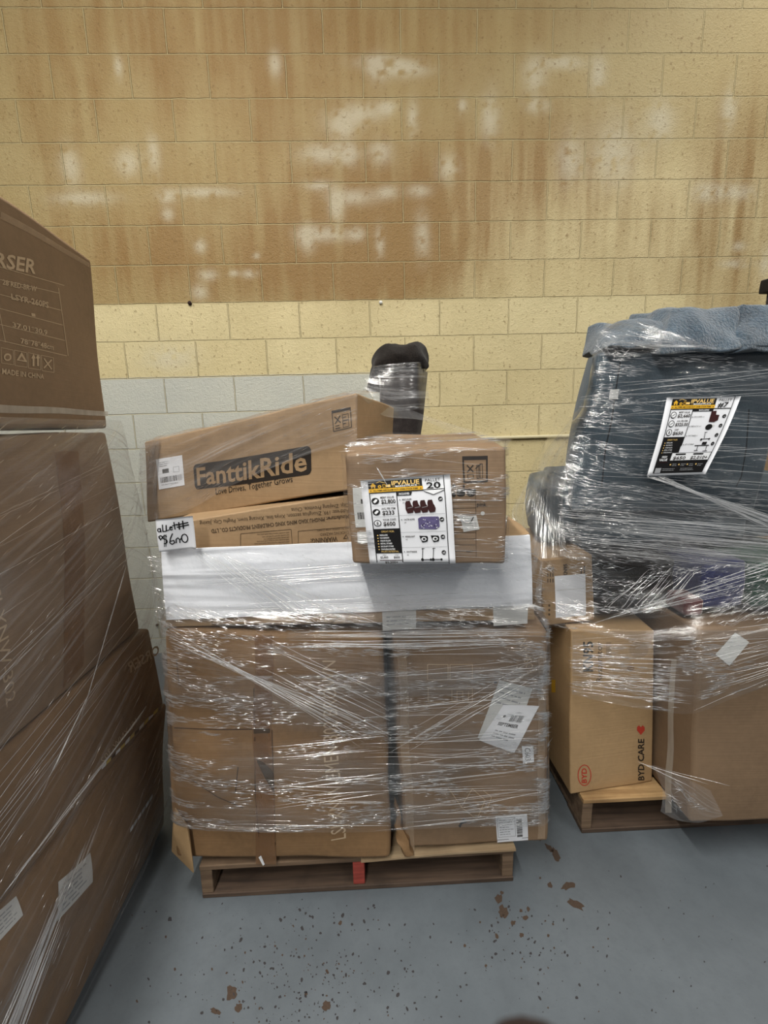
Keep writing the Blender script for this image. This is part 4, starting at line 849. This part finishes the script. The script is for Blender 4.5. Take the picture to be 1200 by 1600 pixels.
# ------------------------------------------------------------------ stretch film
def cat(p0, p1, p2, p3, t):
    return .5*((2*p1)+(p2-p0)*t+(2*p0-5*p1+4*p2-p3)*t*t+(3*p1-p0-3*p2+p3)*t*t*t)
def spl(P, t, f=None):
    n = len(P)-1; x = t*n; i = min(n-1, int(x)); f_ = x-i; g = lambda k: P[max(0, min(n, k))]
    return g(i)*(1-f_)+g(i+1)*f_ if n < 2 else cat(g(i-1), g(i), g(i+1), g(i+2), f_)
def filmsheet(name, rows_, mat, parent, nu=60, nv=40, ang=0, amp=.003, ns=(4, 30), seed=0, usc=1, push=Vector((0, -1, 0)), cr=0, cl=(.012, .06), cw=.0009, cthr=.05, cang=.07):
    """rows_: control rows from bottom to top, each from left to right"""
    R = [[Vector(p) for p in r] for r in rows_]
    W = sum((R[0][i+1]-R[0][i]).length for i in range(len(R[0])-1)); Hh_ = sum((R[i+1][0]-R[i][0]).length for i in range(len(R)-1))
    V, F, U = [], [], []
    ca, sa = math.cos(ang), math.sin(ang)
    for j in range(nv+1):
        line = [spl([r[k] for r in R], j/nv) for k in range(len(R[0]))]
        for i in range(nu+1):
            p = spl(line, i/nu); u_, v_ = W*i/nu, Hh_*j/nv
            uu, vv = u_*ca+v_*sa, -u_*sa+v_*ca
            w_ = noise.noise(Vector((uu*ns[0]+seed, vv*ns[1], seed)))+.5*noise.noise(Vector((uu*ns[0]*2+seed, vv*ns[1]*2, seed+5)))
            V.append(p+push*(amp*w_)); U.append((uu*usc, vv*usc))
    for j in range(nv):
        for i in range(nu): q_ = j*(nu+1)+i; F.append((q_, q_+1, q_+nu+2, q_+nu+1))
    mi = [0]*len(F); r = random.Random(seed*13+1)
    # crinkles: tiny tented ridges where the film has gathered, running with the pull
    k = 0; tries = 0
    while k < cr and tries < cr*12:
        tries += 1
        i = r.randrange(1, nu-1); j = r.randrange(1, nv-1); q_ = j*(nu+1)+i
        uu, vv = U[q_]
        if noise.noise(Vector((uu*5+seed, vv*22, seed*2.)))+.5*noise.noise(Vector((uu*17, vv*60, seed*3.))) < cthr: continue
        p = V[q_]+(V[q_+1]-V[q_])*r.random()+(V[q_+nu+1]-V[q_])*r.random()
        du = (V[q_+1]-V[q_-1]).normalized(); dv_ = (V[q_+nu+1]-V[q_-nu-1]).normalized()
        an = ang+r.gauss(0, cang); t_ = (du*math.cos(an)+dv_*math.sin(an)).normalized()
        nn = du.cross(dv_).normalized()
        if nn.dot(push) < 0: nn = -nn
        if nn.dot(push) < .72: continue
        b_ = nn.cross(t_).normalized(); b_ = -b_ if b_.z < 0 else b_
        L_ = r.uniform(*cl)*r.uniform(.5, 1)/2; w_ = cw*r.uniform(.4, 1.2); hgt = w_*r.uniform(.3, 1.5)
        o = len(V); sg_ = 1 if r.random() < .8 else .5
        V += [p-t_*L_, p+t_*L_, p+b_*w_*.9, p-b_*w_*.5, p+nn*hgt-t_*L_*.3, p+nn*hgt*sg_+t_*L_*.4]; U += [(uu, vv)]*6
        F += [(o, o+4, o+2), (o+4, o+5, o+2), (o+5, o+1, o+2), (o, o+3, o+4), (o+3, o+5, o+4), (o+3, o+1, o+5)]; mi += [1]*6; k += 1
    return mesh(name, V, F, [mat, M['crinkle']], parent, mi, smooth=False if cr > 9e9 else True, uv=U)
def strands(name, sets, parent, seed=0):
    """sets: (list of start points, list of end points, count, radius, wobble)"""
    r = random.Random(seed); V, F = [], []
    for (A, B, n, rad, wob, sag) in sets:
        A = [Vector(p) for p in A]; B = [Vector(p) for p in B]
        for k in range(n):
            ta = r.random(); tb = min(1, max(0, ta+r.gauss(0, .12)))
            p, q_ = spl(A, ta), spl(B, tb); s0 = r.uniform(0, .45) if r.random() < .6 else 0; s1 = r.uniform(.55, 1) if r.random() < .6 else 1
            pts = []; ph = r.uniform(0, 9)
            for i in range(9):
                f_ = s0+(s1-s0)*i/8; pts.append(p.lerp(q_, f_)+Vector((0, -sag*math.sin(math.pi*f_), 0))+Vector((noise.noise((f_*3, ph, 0)), noise.noise((f_*3, ph, 5))*.5, noise.noise((f_*3, ph, 9))))*wob)
            rr_ = rad*r.uniform(.4, 1.3); v_, f__ = tube(pts, rr_, 4, rad=[rr_*(.25+.75*math.sin(math.pi*(i+.5)/9)) for i in range(9)])
            o = len(V); V += v_; F += [tuple(o+c_ for c_ in ff) for ff in f__]
    ob = mesh(name, V, F, M['fold'], parent, smooth=True); return ob
FM = thing('stretch_film', 'clear stretch film wound round the middle pallet of cartons', 'stretch film', loc=(0, 1.5, .2))
Yf = 1.135
def prof(zl, zr, d=0, hl=0): # one turn round the two tall cartons
    z = lambda f_: zl+(zr-zl)*f_
    l = -.572-.042*(.9-zl)/.7-d; r_ = .484+.030*(.9-zr)/.7+d
    return [(l+.045, 1.85, z(0)), (l+.02, 1.50, z(0)), (l, 1.23, z(.0)), (l+.03, 1.155, z(.05)), (-.35, Yf, z(.25)), (-.05, Yf, z(.5)), (.2, Yf+.01, z(.7)), (.44, 1.15, z(.92)), (r_-.008, 1.165, z(1)), (r_+.008, 1.23, z(1)), (r_+.01, 1.5, z(1)), (r_, 1.85, z(1))]
filmsheet('film_wrap', [prof(.30, .235), prof(.45, .40), prof(.62, .60), prof(.78, .76)], M['film_heavy'], FM, 150, 70, amp=.003, seed=1, cr=4600)
filmsheet('film_wrap', [prof(.70, .68, .004), prof(.82, .80, .004), prof(.93, .87, -.0), [(p[0]*.96, p[1]+.02, p[2]) for p in prof(.965, .93, 0)]], M['film_heavy'], FM, 150, 40, ang=-.12, amp=.006, seed=4, ns=(5, 26), cr=3000, cang=.14)
# wrap of the white carton
ZA = lambda u, v, y=1.165: PY(u, v, y)
filmsheet('film_wrap', [[(-.568, 1.6, .93), (-.575, 1.22, .93), ZA(262, 975), ZA(450, 968), ZA(650, 962), ZA(825, 950), (.46, 1.22, .93), (.46, 1.6, .93)], [(-.565, 1.6, 1.02), (-.57, 1.22, 1.02), ZA(256, 915), ZA(450, 910), ZA(650, 900), ZA(828, 890), (.455, 1.22, 1.03), (.455, 1.6, 1.03)],
          [(-.562, 1.6, 1.11), (-.566, 1.22, 1.11), ZA(252, 864), ZA(450, 862), ZA(650, 850, 1.17), ZA(826, 842), (.45, 1.22, 1.12), (.45, 1.6, 1.12)]], M['film'], FM, 120, 24, ang=-.35, amp=.002, seed=8, cr=350)
# wrap of the tilted carton
gn = Gh.nrm('F')*.008
gp = lambda a_, b_: Gh.surf('F', a_, b_)+gn*1.0
filmsheet('film_wrap', [[gp(-.012, .0)+Vector((0, .2, 0)), gp(-.015, .02), gp(.25, .08), gp(.5, .3), gp(.8, .45), gp(1.01, .5)], [gp(-.015, .5)+Vector((0, .2, 0)), gp(-.02, .5), gp(.25, .5), gp(.5, .62), gp(.8, .72), gp(1.01, .75)], [gp(-.01, 1.0)+Vector((0, .2, 0)), gp(-.012, 1.01), gp(.25, 1.015), gp(.5, 1.015), gp(.8, 1.015), gp(1.01, 1.015)]],
          M['film_soft'], FM, 80, 30, ang=.1, amp=.003, seed=12, cr=260, cthr=.1)
filmsheet('film_wrap', [[gp(-.01, 1.01), gp(.25, 1.018), gp(.5, 1.018), gp(.8, 1.018), gp(1.01, 1.018)], [p+Vector((.06, .16, .004)) for p in (gp(-.01, 1.01), gp(.25, 1.02), gp(.5, 1.02), gp(.8, 1.02), gp(1.01, 1.02))]], M['film_heavy'], FM, 60, 10, ang=1.2, amp=.003, seed=13, push=Vector((0, 0, 1)), cr=260)
filmsheet('film_wrap', [[gp(-.02, .0), gp(.03, .0), gp(.08, .02)], [gp(-.03, .4), gp(.02, .4), gp(.07, .42)], [gp(-.02, .98), gp(.03, .99), gp(.10, 1.0)]], M['film_heavy'], FM, 14, 40, ang=1.4, amp=.006, seed=14, cr=130, cang=.6, cl=(.004, .02))
# wrap of the sign carton
hp = lambda a_, b_, o=.010: Hh.surf('F', a_, b_, o)
filmsheet('film_wrap', [[hp(-.012, y_)+Vector((-.004, .25, 0)), hp(-.012, y_, .004), hp(.3, y_), hp(.6, y_), hp(1.01, y_, .004), hp(1.01, y_)+Vector((.006, .25, 0))] for y_ in (.02, .35, .7, 1.015)], M['film'], FM, 110, 36, amp=.001, seed=16, cr=1000)
filmsheet('film_wrap', [[Hh.surf('F', a_, 1.02, .004) for a_ in (-.01, .3, .7, 1.01)], [Hh.surf('T', a_, .4, .006) for a_ in (.0, .3, .7, 1.0)], [Hh.surf('T', a_, .9, .006) for a_ in (.0, .3, .7, 1.0)]], M['film_heavy'], FM, 50, 20, amp=.004, seed=17, push=Vector((0, 0, 1)), cr=300)
# film tent between tilted carton, backrest and sign carton
filmsheet('film_veil', [[PY(566, 622, 1.25), PY(600, 650, 1.4), PY(650, 655, 1.5), PY(675, 662, 1.45), PY(740, 690, 1.38), PY(792, 697, 1.30)], [PY(568, 618, 1.25), PY(605, 632, 1.45), PY(640, 640, 1.6), PY(680, 655, 1.5), PY(760, 678, 1.42), PY(800, 686, 1.34)]], M['film_veil'], FM, 50, 16, amp=.004, seed=20, cr=60)
filmsheet('film_veil', [[PY(560, 620, 1.5), PY(575, 632, 1.56), PY(610, 642, 1.58), PY(650, 640, 1.60), PY(672, 640, 1.70)], [PY(571, 600, 1.6), PY(588, 605, 1.60), PY(620, 606, 1.60), PY(650, 606, 1.61), PY(669, 606, 1.7)], [PY(584, 572, 1.65), PY(600, 570, 1.62), PY(620, 568, 1.61), PY(650, 566, 1.62), PY(666, 566, 1.7)]], M['film_veil'], FM, 40, 30, amp=.004, seed=21, cr=120)
# fold bundles
fy = 1.118
sets = [([PY(300, 865, 1.14), PY(340, 862, 1.14)], [PY(400, 950, 1.13), PY(560, 960, 1.13)], 16, .0007, .003, .004),
        ([PY(340, 862, 1.14), PY(400, 900, 1.14)], [PY(480, 985, fy), PY(620, 985, fy)], 16, .0006, .003, .004),
        ([PY(262, 975, 1.14), PY(268, 1010, 1.14)], [PY(560, 1170, fy), PY(600, 1130, fy)], 22, .0006, .004, .0),
        ([PY(400, 985, fy), PY(420, 1075, fy)], [PY(600, 1080, fy), PY(620, 1165, fy)], 18, .0006, .004, 0),
        ([PY(420, 1160, fy), PY(430, 1300, fy)], [PY(600, 1150, fy), PY(610, 1290, fy)], 24, .0006, .003, 0),
        ([PY(560, 1150, fy), PY(600, 1290, fy)], [PY(850, 1140, 1.13), PY(850, 1270, 1.13)], 30, .0006, .004, 0),
        ([PY(450, 985, fy), PY(450, 1015, fy)], [PY(850, 980, 1.13), PY(850, 1010, 1.13)], 26, .0007, .006, 0),
        ([PY(600, 1020, fy), PY(600, 1140, fy)], [PY(850, 1000, 1.13), PY(850, 1120, 1.13)], 18, .0006, .003, 0),
        ([PY(600, 1290, fy)], [PY(850, 1262, fy)], 3, .0008, .002, 0) if False else ([PY(560, 1300, fy), PY(560, 1302, fy)], [PY(850, 1268, 1.13), PY(850, 1270, 1.13)], 3, .0008, .002, 0),
        ([PY(600, 1160, fy), PY(600, 1200, fy)], [PY(840, 1020, 1.13), PY(850, 1060, 1.13)], 8, .0005, .004, 0),
        ([PY(560, 705, 1.038), PY(555, 870, 1.022)], [PY(785, 700, 1.036), PY(785, 872, 1.018)], 26, .0005, .002, 0),
        ([PY(588, 730, 1.0), PY(590, 732, 1.0)], [PY(606, 760, .995), PY(608, 762, .995)], 3, .0010, .001, 0),
        ([PY(270, 900, 1.15), PY(300, 960, 1.15)], [PY(820, 850, 1.15), PY(825, 940, 1.15)], 14, .0005, .003, 0)]
sl = PY(566, 1370, 1.12)
strands('film_fold', sets, FM, 3)
FR = thing('stretch_film', 'clear stretch film wound round the right stack and its recliner', 'stretch film', loc=(1.1, 1.5, .2))
yr = 1.402
filmsheet('film_wrap', [[(.60, 1.75, 1.00), PY(838, 800, 1.50), PY(885, 862, 1.36), PY(960, 870, 1.33), PY(1060, 880, yr-.04), PY(1160, 880, yr-.05), PY(1290, 880, yr-.05)],
                        [(.61, 1.75, 1.12), PY(829, 760, 1.55), PY(868, 790, 1.38), PY(960, 800, 1.35), PY(1060, 800, yr), PY(1160, 800, yr), PY(1290, 800, yr)],
                        [(.68, 1.85, 1.25), PY(845, 708, 1.60), PY(888, 700, 1.42), PY(970, 720, 1.37), PY(1060, 720, yr), PY(1160, 720, yr), PY(1290, 720, yr)],
                        [(.78, 1.85, 1.5), PY(905, 640, 1.62), PY(918, 630, 1.42), PY(980, 630, 1.39), PY(1060, 630, yr+.01), PY(1160, 630, yr+.01), PY(1290, 630, yr+.02)],
                        [(.78, 1.85, 1.68), PY(925, 560, 1.60), PY(930, 552, 1.43), PY(990, 552, 1.40), PY(1060, 552, yr+.04), PY(1160, 548, yr+.04), PY(1290, 540, yr+.05)]], M['film_heavy'], FR, 130, 90, ang=-.06, amp=.004, seed=31, ns=(3, 22), cr=3600, cang=.10)
filmsheet('film_wrap', [[PY(926, 556, 1.42), PY(1000, 556, 1.39), PY(1080, 550, 1.38), PY(1160, 545, 1.39)], [PY(938, 520, 1.43), PY(1000, 525, 1.40), PY(1060, 528, 1.39), PY(1100, 540, 1.39)], [PY(950, 502, 1.48), PY(990, 500, 1.46), PY(1030, 512, 1.43), PY(1080, 530, 1.39)]], M['film_heavy'], FR, 50, 30, ang=-.25, amp=.005, seed=33, cr=200, cang=.4)
filmsheet('film_wrap', [[PY(832, 975, 1.42), PY(900, 985, 1.33), PY(990, 1000, 1.22), PY(1080, 1000, 1.20), PY(1180, 995, 1.19), PY(1300, 990, 1.18)], [PY(840, 900, 1.40), PY(900, 930, 1.37), PY(990, 950, 1.32), PY(1080, 950, 1.27), PY(1180, 945, 1.26), PY(1300, 940, 1.26)], [PY(850, 850, 1.40), PY(900, 862, 1.37), PY(990, 885, 1.33), PY(1080, 880, 1.31), PY(1180, 880, 1.30), PY(1300, 880, 1.3)]],
          M['film_heavy'], FR, 110, 40, ang=.15, amp=.008, seed=35, cr=1300, cang=.35)
filmsheet('film_wrap', [[PY(893, 1085, 1.34), PY(960, 1100, 1.27), PY(1025, 1110, 1.21), PY(1085, 1114, 1.185), PY(1150, 1090, 1.18), PY(1300, 1040, 1.18)], [PY(893, 1035, 1.34), PY(960, 1040, 1.28), PY(1025, 1045, 1.21), PY(1085, 1045, 1.185), PY(1150, 1045, 1.18), PY(1300, 1030, 1.18)], [PY(893, 985, 1.34), PY(960, 985, 1.28), PY(1025, 985, 1.22), PY(1085, 985, 1.19), PY(1150, 985, 1.18), PY(1300, 985, 1.18)]],
          M['film_heavy'], FR, 110, 40, amp=.003, seed=37, cr=1500)
filmsheet('film_wrap', [[PY(1032, 1268, 1.20), PY(1060, 1282, 1.18), PY(1095, 1285, 1.17), PY(1130, 1275, 1.18)], [PY(1035, 1235, 1.22), PY(1060, 1240, 1.19), PY(1095, 1250, 1.18), PY(1120, 1255, 1.19)], [PY(1020, 1195, 1.27), PY(1050, 1205, 1.2), PY(1080, 1220, 1.18), PY(1110, 1235, 1.19)]], M['film_soft'], FR, 30, 20, ang=-.5, amp=.003, seed=38, cr=80, cang=.5)
filmsheet('film_veil', [[PY(806, 840, 1.50), PY(822, 850, 1.48), PY(846, 872, 1.39), PY(886, 868, 1.39)], [PY(800, 800, 1.55), PY(820, 790, 1.52), PY(850, 800, 1.48), PY(880, 800, 1.44)], [PY(818, 760, 1.6), PY(836, 745, 1.56), PY(856, 745, 1.5), PY(880, 745, 1.46)]], M['film_veil'], FR, 30, 30, ang=1.57, amp=.003, seed=39, cr=80)
filmsheet('film_wrap', [[PY(880, 872, 1.345), PY(1000, 885, 1.31), PY(1140, 895, 1.29), PY(1300, 900, 1.28)], [PY(872, 820, 1.36), PY(1000, 820, 1.335), PY(1140, 840, 1.32), PY(1300, 860, 1.30)], [PY(890, 765, 1.38), PY(1000, 752, 1.365), PY(1140, 790, 1.35), PY(1300, 830, 1.34)]], M['film_heavy'], FR, 90, 30, ang=-.12, amp=.006, seed=46, cr=1300, cthr=-.1)
filmsheet('film_veil', [[PY(830, 775, 1.60), PY(850, 775, 1.52), PY(882, 775, 1.45)], [PY(848, 712, 1.62), PY(868, 705, 1.55), PY(893, 700, 1.47)], [PY(895, 650, 1.62), PY(902, 640, 1.56), PY(912, 635, 1.48)], [PY(924, 580, 1.62), PY(926, 575, 1.56), PY(928, 570, 1.49)]], M['film_veil'], FR, 20, 40, ang=1.2, amp=.004, seed=44)
strands('film_fold', [([PY(895, 990, 1.33), PY(895, 1080, 1.33)], [PY(1080, 985, 1.19), PY(1080, 1100, 1.19)], 30, .0006, .004, 0), ([PY(1085, 990, 1.18), PY(1085, 1115, 1.18)], [PY(1290, 960, 1.18), PY(1290, 1040, 1.18)], 24, .0006, .004, 0),
                      ([PY(910, 600, 1.41), PY(880, 800, 1.39)], [PY(1290, 570, 1.41), PY(1290, 850, 1.38)], 50, .0007, .006, 0), ([PY(870, 800, 1.36), PY(900, 860, 1.35)], [PY(1290, 830, 1.30), PY(1290, 900, 1.29)], 60, .0008, .006, 0),
                      ([PY(1010, 745, 1.34), PY(1040, 745, 1.34)], [PY(1280, 830, 1.3), PY(1280, 870, 1.3)], 40, .0007, .004, 0), ([PY(890, 985, 1.32), PY(960, 965, 1.3)], [PY(1280, 850, 1.28), PY(1280, 900, 1.27)], 12, .0007, .003, 0),
                      ([PY(940, 955, 1.33), PY(1040, 960, 1.3)], [PY(1000, 890, 1.32), PY(1110, 890, 1.3)], 22, .0007, .006, 0), ([PY(1090, 970, 1.25), PY(1200, 990, 1.24)], [PY(1220, 890, 1.27), PY(1290, 930, 1.26)], 14, .0007, .003, 0),
                      ([PY(995, 1188, 1.28), PY(998, 1192, 1.28)], [PY(1080, 1245, 1.17), PY(1140, 1228, 1.17)], 5, .0008, .002, 0), ([PY(940, 520, 1.42), PY(960, 545, 1.41)], [PY(1060, 530, 1.38), PY(1110, 545, 1.37)], 18, .0006, .004, 0)], FR, 5)
FL = thing('stretch_film', 'clear stretch film wound round the big cartons at the left edge', 'stretch film', loc=(-1.0, 1.0, .1))
def lrow(z, xf, xn, yf=1.53): return [(xn, .22, z), (xn, .6, z), ((xn+xf)/2+.004, .95, z), (xf+.003, 1.3, z), (xf-.002, yf-.02, z), (xf-.04, yf+.03, z), (xf-.4, yf+.05, z)]
filmsheet('film_wrap', [lrow(.04, -.760, -.772, 1.48), lrow(.22, -.735, -.775, 1.56), lrow(.45, -.745, -.790, 1.59), lrow(.72, -.758, -.795, 1.58), lrow(1.0, -.768, -.79, 1.55), lrow(1.25, -.785, -.775, 1.54), lrow(1.46, -.80, -.755, 1.53)], M['film_soft'], FL, 100, 90, ang=.42, amp=.003, seed=41, push=Vector((1, 0, 0)), cr=900, cl=(.01, .08))
strands('film_fold', [([(-.78, .35, .0+.05), (-.78, .6, .05)], [(-.765, .9, .35), (-.765, 1.15, .40)], 40, .0010, .006, 0), ([(-.78, .5, .5), (-.78, .5, 1.2)], [(-.765, 1.5, .75), (-.785, 1.5, 1.35)], 26, .0007, .006, 0),
                      ([PX(110, 1180, -.765), PX(140, 1080, -.765)], [PX(200, 870, -.78), PX(205, 860, -.78)], 4, .0012, .002, 0), ([PX(0, 1390, -.77), PX(0, 1420, -.77)], [PX(220, 1120, -.745), PX(230, 1100, -.745)], 8, .0012, .004, 0), ([PX(60, 1250, -.765), PX(95, 1180, -.765)], [PX(140, 1080, -.765), PX(142, 1078, -.765)], 3, .0012, .001, 0)], FL, 7)
# ------------------------------------------------------------------ photographer's hand: one fingertip reaches the bottom of the frame
a = N('backlit_dark_skin'); c = a.co(); f = a.noise(c, 400, 3); a.set(Base_Color=a.mix(f, S(26, 12, 10), S(34, 16, 12)), Roughness=.55); a.p.inputs['Subsurface Weight'].default_value = 0; a.bump(f, .3, .0004)  # backlit shade of the finger is put into the skin colour
tip = EYE+ray(850, 1644).normalized()*.066
dn = Vector((-.05, -.12, -1)).normalized(); sd = Vector((1, .0, 0)); bkv = Vector((0, -1, -.1)).normalized()
verts = []; edges = []; rad = []
def chain(pts, rs, root):
    prev = root
    for p, r_ in zip(pts, rs): verts.append(p); rad.append(r_); edges.append((prev, len(verts)-1)); prev = len(verts)-1
    return prev
palm = tip+dn*.098+bkv*.012
verts.append(palm); rad.append(.020)
chain([palm-dn*.022-sd*.008, tip+dn*.047+bkv*.004, tip+dn*.024, tip], [.014, .0088, .0083, .0074], 0)
for k, (off, ln) in enumerate(((.019, .072), (.036, .062), (.051, .048))):
    b0 = palm-dn*.014+sd*(off-.004)+bkv*.004*k
    chain([b0, b0-dn*ln*.40-bkv*.004, b0-dn*ln*.55-bkv*.024, b0-dn*ln*.25-bkv*.034], [.0125-.001*k, .0082-.0006*k, .0076-.0006*k, .0066-.0006*k], 0)
chain([palm+dn*.012-sd*.026, palm-dn*.018-sd*.046-bkv*.012, palm-dn*.040-sd*.052-bkv*.022], [.013, .0098, .0080], 0)
chain([palm+dn*.04+bkv*.006+sd*.012, palm+dn*.075+bkv*.02+sd*.012, palm+dn*.17+bkv*.13+sd*.01], [.022, .021, .034], 0)
me = bpy.data.meshes.new('person'); me.from_pydata([tuple(v) for v in verts], edges, []); me.materials.append(a.m)
o = link(bpy.data.objects.new('person', me)); m = o.modifiers.new('skin', 'SKIN'); m.use_smooth_shade = True
for v_, r_ in zip(me.skin_vertices[0].data, rad): v_.radius = (r_, r_)
me.skin_vertices[0].data[0].use_root = True
o.modifiers.new('sub', 'SUBSURF').levels = 2; o.modifiers['sub'].render_levels = 2
tag(o, 'person\'s dark blurred fingertip showing at the bottom edge of the view', 'person')
